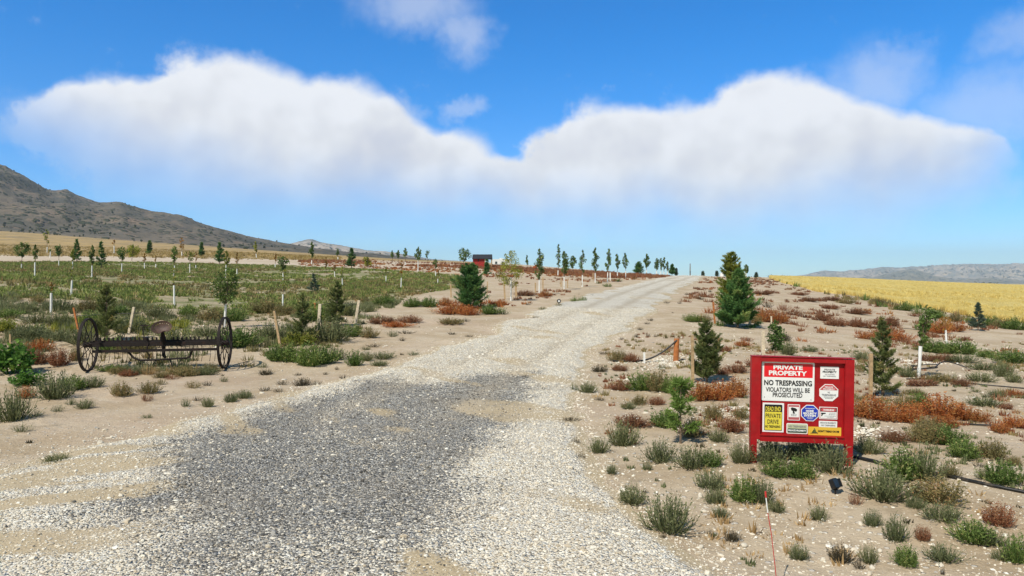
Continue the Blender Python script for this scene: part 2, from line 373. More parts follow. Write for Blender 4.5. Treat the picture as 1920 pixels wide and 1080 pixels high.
M['rope'] = simple('dark_tie_strap', (0.03, 0.03, 0.028), 0.7, var=0.2, scale=20)
M['rock'] = simple('pale_limestone', (0.62, 0.56, 0.46), 0.85, var=0.18, scale=14, bump=0.5)
M['strawmound'] = simple('straw_heap', (0.55, 0.41, 0.16), 0.9, var=0.25, scale=6, bump=0.6)

# ------------------------------------------------------------------ terrain
XC = np.array([-900, 0, 240, 480, 720, 960, 1110, 1260, 1400, 1536, 1730, 1920, 2700], float)
DC = np.array([18, 26, 34, 41, 50, 60, 86, 115, 150, 200, 300, 600, 1000, 2000, 5000, 14000], float)
Z = {
 0:    [0, .95, 1.7, 2.3, 2.75, 3.2, 4.1, 5.4, 7.0, 9.2, 15, 35, 70, 138, 140, 140],
 240:  [0, .70, 1.25, 1.7, 2.15, 2.6, 3.6, 4.9, 6.6, 8.9, 14, 30.5, 56, 112, 110, 110],
 480:  [0, .45, .8, 1.05, 1.5, 2.0, 3.1, 4.4, 6.0, 8.3, 12.8, 26, 43.7, 85, 80, 80],
 720:  [0, .3, .6, .85, 1.2, 1.6, 2.7, 3.9, 5.4, 7.6, 11, 20, 32, 62, 60, 60],
 960:  [0, .25, .5, .8, 1.15, 1.5, 2.5, 3.6, 5.0, 6.7, 9.0, 14.5, 21, 38, 40, 30],
 1110: [0, .2, .45, .75, 1.1, 1.4, 2.25, 3.1, 4.2, 5.0, 6.0, 6, 5, 0, -10, -20],
 1260: [0, .2, .44, .7, 1.02, 1.3, 2.1, 2.7, 3.2, 3.0, 1, -6, -12, -25, -30, -30],
 1400: [0, .1, .28, .45, .72, 1.0, 1.75, 2.4, 3.0, 3.0, 1, -6, -12, -25, -30, -30],
 1536: [0, -.05, -.02, .08, .3, .55, 1.25, 1.9, 2.55, 2.8, 1, -6, -12, -25, -30, -30],
 1730: [0, -.25, -.45, -.4, -.2, 0, .55, .95, 1.35, 1.65, 0, -7, -13, -25, -30, -30],
 1920: [0, -.35, -.6, -.65, -.6, -.5, -.2, .1, .4, .6, -1.5, -8, -14, -25, -30, -30],
}
Z[-900] = Z[0]; Z[2700] = Z[1920]
ZT = np.array([Z[int(x)] for x in XC])
UF = np.linspace(-900, 2700, 241); LF = np.linspace(math.log(8), math.log(14000), 300)
tmp = np.array([np.interp(np.exp(LF), np.concatenate([[14.0], DC]), np.concatenate([[0.0], row])) for row in ZT])
ZF = np.array([np.interp(UF, XC, tmp[:, k]) for k in range(len(LF))]).T
def blur(A, n):
    for _ in range(n):
        P = np.pad(A, 1, mode='edge')
        A = (P[1:-1, 1:-1] * 2 + P[:-2, 1:-1] + P[2:, 1:-1] + P[1:-1, :-2] + P[1:-1, 2:]) / 6
    return A
ZF = blur(ZF, 8)
def hgt(x, y):
    x = np.asarray(x, float); y = np.asarray(y, float); yy = np.maximum(y, 8.001)
    X = CX + F * x / yy
    u = np.clip((X - UF[0]) / (UF[1] - UF[0]), 0, len(UF) - 1.001); l = np.clip((np.log(yy) - LF[0]) / (LF[1] - LF[0]), 0, len(LF) - 1.001)
    i = u.astype(int); j = l.astype(int); fu = u - i; fl = l - j
    z = (ZF[i, j] * (1 - fu) + ZF[i + 1, j] * fu) * (1 - fl) + (ZF[i, j + 1] * (1 - fu) + ZF[i + 1, j + 1] * fu) * fl
    relief = 0.07 * fbm(x * 0.33, y * 0.33, 2) + 0.035 * fbm(x * 1.1 + 40, y * 1.1, 2)
    relief = relief * smooth(60, 25, yy) + 0.25 * fbm(x * 0.06, y * 0.06, 2) * smooth(120, 500, yy)
    return z + relief

GD = np.exp(np.linspace(math.log(2.2), math.log(500), 2600))
def gp(X, Y, far=420.0):
    """ground point seen at photo pixel X, Y (x, y, z); falls back to the local skyline"""
    dx = (X - CX) / F
    d = GD[GD <= far]
    rows = HY + F * (CH - hgt(dx * d, d)) / d
    ok = np.nonzero(rows <= Y)[0]
    k = ok[0] if len(ok) else int(np.argmin(rows))
    return np.array([dx * d[k], d[k], float(hgt(dx * d[k], d[k]))])
def proj(x, y, z): return CX + F * x / y, HY + F * (CH - z) / y
def poly_ground(px): return np.array([gp(a, b)[:2] for a, b in px])
def warp(xy):   # compare shapes in bearing / log depth so that far and near edges weigh alike
    xy = np.asarray(xy, float); y = np.maximum(xy[..., 1], 1.0)
    return np.stack([xy[..., 0] / y, np.log(y)], -1)
def inside(P, poly):
    x, y = P[..., 0], P[..., 1]; c = np.zeros(x.shape, bool); n = len(poly)
    for i in range(n):
        x0, y0 = poly[i]; x1, y1 = poly[(i + 1) % n]
        if y0 == y1: continue
        c ^= ((y0 > y) != (y1 > y)) & (x < (x1 - x0) * (y - y0) / (y1 - y0) + x0)
    return c
def sdf(P, poly):
    d = np.full(P.shape[:-1], 1e9); n = len(poly)
    for i in range(n):
        a = np.asarray(poly[i], float); b = np.asarray(poly[(i + 1) % n], float); e = b - a
        t = np.clip(((P - a) @ e) / (e @ e + 1e-12), 0, 1)
        d = np.minimum(d, np.linalg.norm(P - a - t[..., None] * e, axis=-1))
    return np.where(inside(P, poly), d, -d)

# ------------------------------------------------------------------ road edges (measured on the photo, laid out on the ground)
L_px = [(-260, 945), (-90, 905), (0, 882), (145, 846), (300, 808), (420, 776), (560, 735), (640, 712), (740, 687), (850, 650), (960, 604), (1050, 574), (1130, 548), (1205, 529), (1258, 519)]
R_px = [(1560, 1190), (1450, 1140), (1335, 1080), (1240, 1018), (1170, 965), (1120, 905), (1085, 850), (1066, 800), (1072, 750), (1096, 700), (1128, 655), (1160, 628), (1195, 600), (1232, 573), (1272, 545), (1305, 527), (1318, 519)]
Lg = poly_ground(L_px); Rg = poly_ground(R_px)
def edge_fn(g, near):
    o = np.argsort(g[:, 1]); y = g[o, 1]; x = g[o, 0]
    y = np.concatenate([[-30, 2], y]); x = np.concatenate([near, x])
    s = (x[-1] - x[-3]) / (y[-1] - y[-3]); y = np.append(y, y[-1] + 60); x = np.append(x, x[-1] + 60 * s)
    return lambda q: np.interp(q, y, x)
xl = edge_fn(Lg, [-9.5, -8.2]); xr = edge_fn(Rg, [5.5, 4.2])
def road_t(x, y):      # metres inside the road (negative outside), edge ragged
    n = 0.16 * fbm(x * 1.3, y * 1.3, 3) + 0.30 * fbm(x * 0.35 + 7, y * 0.35, 2)
    return np.minimum(x - xl(y), xr(y) - x) + n * np.clip(y / 12, 0.6, 2.5)

grey_px = [(285, 885), (300, 850), (345, 822), (420, 795), (500, 770), (590, 748), (680, 722), (740, 712), (800, 724), (838, 718), (870, 706), (1000, 702), (1012, 735), (985, 775), (958, 815), (915, 850), (905, 880), (925, 925),
           (915, 990), (885, 1090), (860, 1180), (260, 1180), (250, 1090), (330, 1010), (230, 980), (90, 985), (180, 940), (300, 905)]
GREY = poly_ground(grey_px)
def greyness(x, y):
    d = sdf(np.stack([x, y], -1), GREY) + 0.45 * fbm(x * .8, y * .8, 4) + 0.30 * fbm(x * 3.3, y * 3.3, 3)
    g = smooth(-0.40, 0.60, d) * (1 - 0.22 * smooth(-.1, .5, fbm(x * 1.4 + 3, y * .8, 4)))
    g = g * (1 - 0.38 * smooth(7.2, 5.2, y + 0.9 * fbm(x * .7, y * .7, 2)))     # thins out towards the near end
    return g
def dirtness(x, y):    # sand blown or driven over the gravel
    s = fbm(x * 0.9 + y * .5, y * 0.55 - 3, 3)
    d = 0.16 + smooth(0.18, 0.60, s) * 0.62
    left = smooth(-2.6, -5.0, x + 0.3 * (y - 8)) * smooth(14, 10, y)
    streak = fbm((x + 0.55 * y) * 0.5, (y - 0.45 * x) * 2.2, 3)
    d = np.maximum(d, left * smooth(-0.25, 0.25, streak) * 0.95)
    right = smooth(1.2, 2.2, x) * smooth(12, 8, y)
    d = np.maximum(d, right * smooth(-0.25, 0.35, fbm(x * 0.8, y * 1.2 + 5, 3)) * 0.62)
    return d

# ------------------------------------------------------------------ ground
G_px = [(-700, 494), (0, 492), (200, 490), (400, 494), (560, 499), (700, 504), (860, 518), (868, 540), (780, 552), (740, 562), (650, 576), (540, 582), (440, 590), (330, 578), (210, 560), (90, 556), (0, 552), (-700, 590)]
GREEN = warp(poly_ground(G_px))
def greenmask(x, y):
    P = warp(np.stack([x, y], -1)) + np.stack([0.02 * fbm(x * .2, y * .2, 3), 0.10 * fbm(x * .15 + 9, y * .15, 3)], -1)
    return smooth(-0.05, 0.03, sdf(P, GREEN))

ys = np.concatenate([np.arange(-14, 4, 0.5), np.arange(4, 30, 0.13), 30 * np.exp(np.arange(0, math.log(2600 / 30), 0.014)), 2600 * np.exp(np.arange(0.03, math.log(13000 / 2600), 0.06))])
us = np.linspace(-1, 1, 431)
YY = np.repeat(ys[:, None], len(us), 1); XX = us[None] * (15 + 1.15 * np.maximum(ys, 0))[:, None]
ZZ = hgt(XX, YY)
m, t, out = material('ground_sand')
pos = t.node('ShaderNodeNewGeometry').outputs['Position']
n1 = t.noise(pos, 0.55, 5, 0.6); n2 = t.noise(pos, 5.0, 6, 0.65); n3 = t.noise(pos, 42, 4, 0.7)
c = t.mix(t.sstep(n1, 0.35, 0.65), (0.45, 0.345, 0.225), (0.57, 0.465, 0.335))
c = t.mix(t.math('MULTIPLY', t.sstep(n2, 0.45, 0.75), 0.55), c, (0.36, 0.265, 0.165))
c = t.mix(t.math('MULTIPLY', t.sstep(n3, 0.52, 0.72), 0.5), c, (0.60, 0.52, 0.38))
c = t.mix(t.math('MULTIPLY', t.sstep(n3, 0.44, 0.30), 0.55), c, (0.22, 0.16, 0.11))
v1 = t.node('ShaderNodeTexVoronoi', feature='F1'); t.put(v1.inputs['Vector'], pos); v1.inputs['Scale'].default_value = 13
vs = t.node('ShaderNodeSeparateColor'); t.put(vs.inputs[0], v1.outputs['Color'])
peb = t.math('MULTIPLY', t.sstep(v1.outputs['Distance'], 0.36, 0.28), t.sstep(t.math('ADD', vs.outputs[0], t.math('MULTIPLY', t.math('SUBTRACT', n1, 0.5), 0.8)), 0.80, 0.86))
c = t.mix(t.math('MULTIPLY', peb, 0.8), c, (0.66, 0.61, 0.53))
# dusty litter of dead weeds, and cover farther off
lit_ = t.sstep(t.noise(pos, 1.7, 6, 0.7), 0.55, 0.72)
c = t.mix(t.math('MULTIPLY', lit_, 0.42), c, (0.20, 0.15, 0.09))
c = t.mix(t.math('MULTIPLY', t.attr('green'), t.sstep(t.noise(pos, 0.7, 5, 0.65), 0.34, 0.58, 0.2, 0.9)), c, (0.165, 0.185, 0.065))
gold = t.mix(t.sstep(t.noise(pos, 0.035, 5, 0.65), 0.4, 0.62), (0.44, 0.30, 0.115), (0.26, 0.19, 0.085))
c = t.mix(t.attr('gold'), c, gold)
c = t.mix(t.attr('pale'), c, t.mix(t.sstep(t.noise(pos, 0.25, 5, 0.6), 0.4, 0.6), (0.62, 0.53, 0.42), (0.50, 0.40, 0.29)))
c = t.mix(t.attr('valley'), c, t.mix(t.sstep(t.noise(pos, 0.004, 6, 0.6), 0.42, 0.6), (0.40, 0.32, 0.20), (0.20, 0.19, 0.13)))
c = t.mix(t.math('MULTIPLY', t.sstep(t.noise(pos, 0.22, 4, 0.6), 0.45, 0.68), 0.5), c, (0.50, 0.375, 0.275))
c = t.mix(t.math('MULTIPLY', t.sstep(t.noise(pos, 0.9, 7, 0.72, 0.6), 0.56, 0.66), 0.35), c, (0.63, 0.55, 0.43))
p = t.node('ShaderNodeBsdfPrincipled'); p.inputs['Roughness'].default_value = 0.95; p.inputs['Specular IOR Level'].default_value = 0.1
t.put(p.inputs['Base Color'], c)
hsum = t.math('ADD', t.math('MULTIPLY', n2, 0.05), t.math('ADD', t.math('MULTIPLY', n3, 0.018), t.math('MULTIPLY', peb, 0.02)))
b = t.node('ShaderNodeBump'); b.inputs['Strength'].default_value = 0.9; b.inputs['Distance'].default_value = 1.0
t.put(b.inputs['Height'], hsum); t.put(p.inputs['Normal'], b.outputs[0]); t.put(out.inputs[0], p.outputs[0])
GROUND_M = m
Xc = CX + F * XX / np.maximum(YY, 5)
gm = greenmask(XX, np.maximum(YY, 3)) * (YY > 15)
gold_a = smooth(165, 215, YY + 25 * fbm(XX * .02, YY * .02, 3)) * smooth(1060, 900, Xc)
pale_a = smooth(100, 118, YY) * smooth(215, 170, YY + 20 * fbm(XX * .03, YY * .03, 2)) * smooth(1150, 1000, Xc) * smooth(-0.35, 0.1, fbm(XX * .012, YY * .06, 3)) * 0.9
val_a = smooth(260, 500, YY) * smooth(1000, 1150, Xc)
ground = link('ground', grid_mesh('ground', np.stack([XX, YY, ZZ], -1), m, dict(green=gm, gold=gold_a, pale=pale_a, valley=val_a)))
tag(ground, 'pale sandy desert ground rising gently to the left', 'ground', kind='structure')

# ------------------------------------------------------------------ gravel drive
ry = np.concatenate([np.arange(-13, 4, 0.4), np.arange(4, 26, 0.10), 26 * np.exp(np.arange(0, math.log(185 / 26), 0.008))])
ut = np.linspace(-0.12, 1.12, 110)
RY = np.repeat(ry[:, None], len(ut), 1); RX = xl(RY) + (xr(RY) - xl(RY)) * ut[None]
td = road_t(RX, RY)
RZ = hgt(RX, RY) + np.clip(td * 0.09, -0.09, 0.05) + 0.012 + 0.00045 * np.maximum(RY, 0) * (td > 0) + 0.02 * fbm(RX * 1.6, RY * 1.6, 3)
rut = np.exp(-((ut - 0.33) / 0.06) ** 2) + np.exp(-((ut - 0.68) / 0.06) ** 2)
RZ -= 0.025 * rut[None] * smooth(10, 20, RY)
m, t, out = material('road_gravel')
pos = t.node('ShaderNodeNewGeometry').outputs['Position']
def stones(scale):
    wv = t.vmath('ADD', pos, None); 
    nz = t.node('ShaderNodeTexNoise'); t.put(nz.inputs['Vector'], pos); nz.inputs['Scale'].default_value = scale * 1.3; nz.inputs['Detail'].default_value = 2
    dv = t.vmath('SCALE', t.vmath('SUBTRACT', nz.outputs['Color'], (0.5, 0.5, 0.5))); dv.node.inputs['Scale'].default_value = 0.5 / scale
    q = t.vmath('ADD', pos, dv)
    v = t.node('ShaderNodeTexVoronoi', feature='F1'); t.put(v.inputs['Vector'], q); v.inputs['Scale'].default_value = scale
    s = t.node('ShaderNodeSeparateColor'); t.put(s.inputs[0], v.outputs['Color'])
    return v.outputs['Distance'], s.outputs[0], s.outputs[1], s.outputs[2]
dA, a0, a1, a2 = stones(42.0); dB, b0, b1, b2 = stones(18.0)
cd = t.node('ShaderNodeNewGeometry')
big_sel = t.sstep(b0, 0.70, 0.75)
white = t.ramp(a1, [(0, (0.38, 0.31, 0.22)), (0.25, (0.65, 0.57, 0.45)), (0.6, (0.80, 0.74, 0.62)), (1, (0.88, 0.85, 0.77))])
grey = t.ramp(a2, [(0, (0.085, 0.082, 0.075)), (0.45, (0.24, 0.23, 0.21)), (0.75, (0.40, 0.385, 0.355)), (1, (0.64, 0.61, 0.55))])
g = t.attr('grey'); isg = t.math('LESS_THAN', t.math('MULTIPLY_ADD', a0, 1.0, 0.1), g)
col = t.mix(isg, white, grey)
bigc = t.mix(t.math('LESS_THAN', b1, t.math('MULTIPLY', g, 0.9)), t.ramp(b2, [(0, (0.52, 0.46, 0.37)), (1, (0.86, 0.83, 0.77))]), t.ramp(b2, [(0, (0.10, 0.10, 0.11)), (1, (0.48, 0.47, 0.45))]))
col = t.mix(t.math('MULTIPLY', big_sel, t.sstep(dB, 0.45, 0.38)), col, bigc)
sand = t.mix(t.noise(pos, 6, 5, 0.6), (0.37, 0.28, 0.165), (0.51, 0.41, 0.26))
dirt = t.attr('dirt')
dm = t.sstep(t.math('ADD', t.math('MULTIPLY', dirt, 1.2), t.math('MULTIPLY', t.math('SUBTRACT', t.noise(pos, 24, 4, 0.7), 0.5), 1.5)), 0.34, 0.78)
col = t.mix(t.math('MULTIPLY', dm, 0.9), col, sand)
track = t.sstep(t.noise(pos, 0.5, 4, 0.6), 0.45, 0.7)
col = t.mix(t.math('MULTIPLY', track, 0.30), col, (0.45, 0.37, 0.27))
col = t.mix(t.math('MULTIPLY', t.attr('track'), t.sstep(t.noise(pos, 2.2, 5, 0.65), 0.3, 0.6, 0.25, 0.8)), col, (0.50, 0.42, 0.31))
p = t.node('ShaderNodeBsdfPrincipled'); p.inputs['Roughness'].default_value = 0.9; p.inputs['Specular IOR Level'].default_value = 0.15
t.put(p.inputs['Base Color'], col)
hh = t.math('SUBTRACT', t.math('MULTIPLY', t.math('SUBTRACT', 0.5, dA), 0.032), 0.0)
hh = t.math('ADD', hh, t.math('MULTIPLY', big_sel, t.math('MULTIPLY', t.sstep(dB, 0.5, 0.15), 0.035)))
hh = t.math('MULTIPLY', hh, t.math('SUBTRACT', 1.0, t.math('MULTIPLY', dm, 0.8)))
b = t.node('ShaderNodeBump'); b.inputs['Strength'].default_value = 1.0; b.inputs['Distance'].default_value = 1.0
t.put(b.inputs['Height'], hh); t.put(p.inputs['Normal'], b.outputs[0]); t.put(out.inputs[0], p.outputs[0])
road = link('gravel_road', grid_mesh('gravel_road', np.stack([RX, RY, RZ], -1), m, dict(grey=greyness(RX, RY), track=rut[None] * np.ones_like(RX) * smooth(9, 16, RY), dirt=np.maximum(dirtness(RX, RY), smooth(0.30, -0.05, td) * 0.8))))
tag(road, 'gravel drive of white crushed stone with a dark grey patch', 'road', kind='structure')

# loose stones of the drive: real pebbles, dense close by and thinning out
ico_v = []
g_ = (1 + 5 ** 0.5) / 2
for a in (-1, 1):
    for b_ in (-g_, g_): ico_v += [(0, a, b_), (a, b_, 0), (b_, 0, a)]
ico_v = np.array(ico_v) / math.sqrt(1 + g_ * g_)
def hull_faces(V):
    n = len(V); fs = []
    for i in range(n):
        for j in range(i + 1, n):
            for k in range(j + 1, n):
                nn = np.cross(V[j] - V[i], V[k] - V[i]); dd = (V - V[i]) @ nn
                if (dd < 1e-6).all(): fs.append((i, j, k))
                elif (dd > -1e-6).all(): fs.append((i, k, j))
    return np.array(fs)
ico_f = hull_faces(ico_v)
stone_v = [ico_v * R.uniform(0.62, 1.25, (12, 1)) for _ in range(10)]
def scatter_stones(name, x, y, z, size, rnd, mat, flat=0.6, sink=0.35):
    n = len(x); mb = MB(); which = R.integers(0, 10, n)
    for k in range(10):
        i = np.nonzero(which == k)[0]
        if not len(i): continue
        s = size[i, None] * np.stack([R.uniform(0.7, 1.3, len(i)), R.uniform(0.7, 1.3, len(i)), R.uniform(flat * .6, flat * 1.3, len(i))], 1)
        v = stone_v[k][None] * s[:, None]
        a = R.uniform(0, 6.28, len(i)); ca, sa = np.cos(a)[:, None], np.sin(a)[:, None]
        v = np.stack([v[..., 0] * ca - v[..., 1] * sa, v[..., 0] * sa + v[..., 1] * ca, v[..., 2]], -1)
        v += np.stack([x[i], y[i], z[i] + s[:, 2] * (1 - 2 * sink)], 1)[:, None]
        f = (ico_f[None] + (np.arange(len(i)) * 12)[:, None, None]).reshape(-1, 3)
        mb.add(v.reshape(-1, 3), f, np.repeat(rnd[i], 12))
    return mb.build(name, mat)
def stonemat(name, stops):
    m, t, out = material(name)
    pos = t.node('ShaderNodeNewGeometry').outputs['Position']
    c = t.ramp(t.attr('rnd'), stops)
    c = t.mix(t.math('MULTIPLY', t.sstep(t.noise(pos, 60, 4, 0.6), 0.4, 0.7), 0.3), c, (0.36, 0.29, 0.21))
    p = t.node('ShaderNodeBsdfPrincipled'); p.inputs['Roughness'].default_value = 0.85; p.inputs['Specular IOR Level'].default_value = 0.2
    t.put(p.inputs['Base Color'], c); t.put(out.inputs[0], p.outputs[0]); return m
M['stone'] = stonemat('crushed_stone', [(0, (0.060, 0.057, 0.053)), (0.22, (0.22, 0.21, 0.19)), (0.42, (0.42, 0.40, 0.365)), (0.5, (0.48, 0.40, 0.29)), (0.7, (0.70, 0.62, 0.49)), (1, (0.88, 0.84, 0.74))])
bvh_y = ry
def road_z(x, y):
    i = np.clip(np.searchsorted(ry, y) - 1, 0, len(ry) - 2); f = np.clip((y - ry[i]) / (ry[i + 1] - ry[i]), 0, 1)
    u = ((x - xl(y)) / (xr(y) - xl(y)) + 0.12) / 1.24 * (len(ut) - 1); j = np.clip(u.astype(int), 0, len(ut) - 2); g = np.clip(u - j, 0, 1)
    return (RZ[i, j] * (1 - g) + RZ[i, j + 1] * g) * (1 - f) + (RZ[i + 1, j] * (1 - g) + RZ[i + 1, j + 1] * g) * f
N = 190000
yy = 4.6 / np.sqrt(1 - R.random(N) * (1 - (4.6 / 45) ** 2)) ; yy = 4.6 * (40 / 4.6) ** (R.random(N) ** 1.25)
xx = xl(yy) - 0.5 + (xr(yy) - xl(yy) + 1.0) * R.random(N)
tdv = road_t(xx, yy)
Xp = CX + F * xx / yy
dr = dirtness(xx, yy)
keep = (tdv > -0.35) & (Xp > -60) & (Xp < 1980) & (R.random(N) < np.where(tdv < 0.25, 0.5, 1.0) * (1 - 0.75 * dr))
xx, yy, dr, tdv = xx[keep], yy[keep], dr[keep], tdv[keep]
gr = greyness(xx, yy)
isg = R.random(len(xx)) < gr * 0.88
rn = np.where(isg, np.clip(R.normal(0.21, 0.15, len(xx)), 0, 0.46), np.clip(R.normal(0.74, 0.15, len(xx)), 0.5, 1))
sz = np.exp(R.normal(math.log(0.0074), 0.45, len(xx))) * np.where(isg, 0.92, 1.0) * np.clip((yy / 7) ** 0.30, 0.9, 1.5)
zz = np.where(tdv > 0.05, road_z(xx, yy), np.maximum(hgt(xx, yy), road_z(xx, yy)))
o = scatter_stones('gravel', xx, yy, zz, np.clip(sz, 0.006, 0.05), rn, M['stone'])
tag(o, 'loose crushed stones lying on the gravel drive', 'gravel', kind='stuff')

# pale pebbles on the sand either side
N = 48000
yy = 4.4 * (34 / 4.4) ** (R.random(N) ** 1.1); Xp = R.uniform(-400, 2500, N); xx = (Xp - CX) / F * yy
tdv = road_t(xx, yy)
dns = np.where(xx > 0, smooth(-0.35, 0.5, fbm(xx * .6, yy * .6, 3) + 0.25) , smooth(-0.2, 0.6, fbm(xx * .5, yy * .5, 3)) * 0.7) + 0.9 * smooth(-1.6, -0.2, tdv)
keep = (tdv < -0.1) & (R.random(N) < dns); xx, yy = xx[keep], yy[keep]
sz = np.exp(R.normal(math.log(0.0082), 0.55, len(xx))) * np.clip((yy / 7) ** 0.4, 0.9, 1.8)
o = scatter_stones('pebbles', xx, yy, hgt(xx, yy), np.clip(sz, 0.006, 0.06), np.clip(R.normal(0.72, 0.18, len(xx)), 0.42, 1), M['stone'])
tag(o, 'small pale pebbles scattered over the sand beside the drive', 'pebbles', kind='stuff')

# white crushed-rock heaps by the right-hand saplings
def heap(cx_px, cy_px, rx, ry_, n):
    g = gp(cx_px, cy_px); a = R.uniform(0, 6.28, n); r = R.random(n) ** .8 * (1 + .4 * np.sin(a * 2 + 1))
    x = g[0] + np.cos(a) * r * rx; y = g[1] + np.sin(a) * r * ry_
    return x, y, hgt(x, y) + 0.01, np.exp(R.normal(math.log(0.017), 0.4, n)), np.clip(R.normal(0.85, 0.1, n), 0.6, 1)
hs = [heap(1240, 680, 1.1, 1.5, 900), heap(1700, 678, 0.9, 1.4, 700), heap(1390, 775, 0.9, 0.9, 260), heap(1620, 815, 0.9, 0.7, 260)]
hx = [np.concatenate([h[k] for h in hs]) for k in range(5)]
o = scatter_stones('limestone_rubble', *hx, M['stone'])
tag(o, 'white broken stone spread on the sand by the young conifers', 'rubble', kind='stuff')

# ------------------------------------------------------------------ wheat field on the right
W_px = [(1442, 523), (1470, 531), (1530, 547), (1590, 553), (1650, 563), (1720, 575), (1800, 590), (1920, 606), (2120, 622), (2400, 640)]
Wf = poly_ground(W_px)
front_d = lambda X: np.interp(X, [p_[0] for p_ in W_px], Wf[:, 1])
back_d = lambda X: np.interp(X, [1442, 1540, 1920, 2400], [165, 215, 225, 230])
WX = np.linspace(1442, 2400, 260); s_ = np.linspace(0, 1, 150) ** 1.4
fd = front_d(WX) * (1 + .030 * fbm(WX * .045, WX * 0 + 2, 3)); bd = np.maximum(back_d(WX), fd + 4)
WY = fd[None] + (bd - fd)[None] * s_[:, None]; WXX = (WX[None] - CX) / F * WY
rise = smooth(0, 1.5, WY - fd[None]) * smooth(0, 1.5, bd[None] - WY) 
WZ = hgt(WXX, WY) - 0.05 + (0.46 + 0.10 * fbm(WXX * .8, WY * .8, 3) + .16 * fbm(WXX * .11, WY * .11, 3)) * rise
m, t, out = material('wheat_canopy')
pos = t.node('ShaderNodeNewGeometry').outputs['Position']
mp = t.node('ShaderNodeMapping'); t.put(mp.inputs[0], pos); mp.inputs['Scale'].default_value = (1, 0.35, 0.4)
c = t.mix(t.sstep(t.noise(mp.outputs[0], 3.0, 6, 0.7), 0.35, 0.65), (0.62, 0.44, 0.105), (0.82, 0.65, 0.23))
c = t.mix(t.math('MULTIPLY', t.sstep(t.noise(pos, 0.07, 4, 0.6), 0.5, 0.7), 0.4), c, (0.86, 0.73, 0.34))
c = t.mix(t.math('MULTIPLY', t.sstep(t.noise(mp.outputs[0], 0.22, 6, 0.72), 0.56, 0.70), 0.6), c, (0.42, 0.29, 0.08))
p = t.node('ShaderNodeBsdfPrincipled'); p.inputs['Roughness'].default_value = 0.9; p.inputs['Specular IOR Level'].default_value = 0.1
t.put(p.inputs['Base Color'], c)
b = t.node('ShaderNodeBump'); b.inputs['Strength'].default_value = 1; b.inputs['Distance'].default_value = 0.25
t.put(b.inputs['Height'], t.noise(mp.outputs[0], 9, 4, 0.7)); t.put(p.inputs['Normal'], b.outputs[0]); t.put(out.inputs[0], p.outputs[0])
o = link('wheat_field', grid_mesh('wheat_field', np.stack([WXX, WY, WZ], -1), m))
tag(o, 'golden ripe wheat field on the right', 'field', kind='structure')

def blades(x, y, z, n, rad, h, wd, rnd_c, rnd_s, tilt=0.5, mb=None, base_spread=0.35):
    """n flat pointed blades per tuft; x,y,z,rad,h arrays of tufts"""
    k = len(x); mb = mb or MB(); T_ = k * n
    X = np.repeat(x, n); Y = np.repeat(y, n); Zb = np.repeat(z, n); rd = np.repeat(rad, n); H = np.repeat(h, n); W = np.repeat(wd, n)
    a = R.uniform(0, 2 * math.pi, T_); q = np.sqrt(R.random(T_))
    bx = X + np.cos(a) * q * rd * base_spread; by = Y + np.sin(a) * q * rd * base_spread
    a2 = a + R.normal(0, 0.5, T_); e = q * R.uniform(0.6, 1.15, T_)
    tx = X + np.cos(a2) * e * rd; ty = Y + np.sin(a2) * e * rd
    tz = Zb + H * np.sqrt(np.clip(1 - (e * 0.9) ** 2, 0.08, 1)) * R.uniform(0.55, 1.05, T_)
    b3 = R.uniform(0, math.pi, T_); wx = np.cos(b3) * W / 2; wy = np.sin(b3) * W / 2
    tri = np.stack([np.stack([bx - wx, by - wy, Zb - 0.02], 1), np.stack([bx + wx, by + wy, Zb - 0.02], 1), np.stack([tx, ty, tz], 1)], 1)
    mx_, my_ = (bx + tx) / 2, (by + ty) / 2
    mb.tris(tri, np.clip(np.repeat(R.normal(rnd_c, rnd_s, k), n) + R.normal(0, 0.15, T_), 0, 1))
    return mb
# standing wheat, thick along the near margin
n = 13000
Xw = R.uniform(1445, 2380, n); fdw = front_d(Xw); yw = fdw + (np.maximum(back_d(Xw), fdw + 4) - fdw) * R.random(n) ** 2.2
xw = (Xw - CX) / F * yw; lim = yw < fdw + 6
zb = hgt(xw, yw) + np.where(lim, 0.0, 0.34)
mb = blades(xw, yw, zb, 7, R.uniform(.25, .5, n), np.where(lim, R.uniform(.4, .68, n), R.uniform(.20, .30, n)), np.full(n, 0.07), 0.55, 0.25)
o = mb.build('wheat', M['wheat']); tag(o, 'standing ripe wheat along the field', 'wheat', kind='stuff')

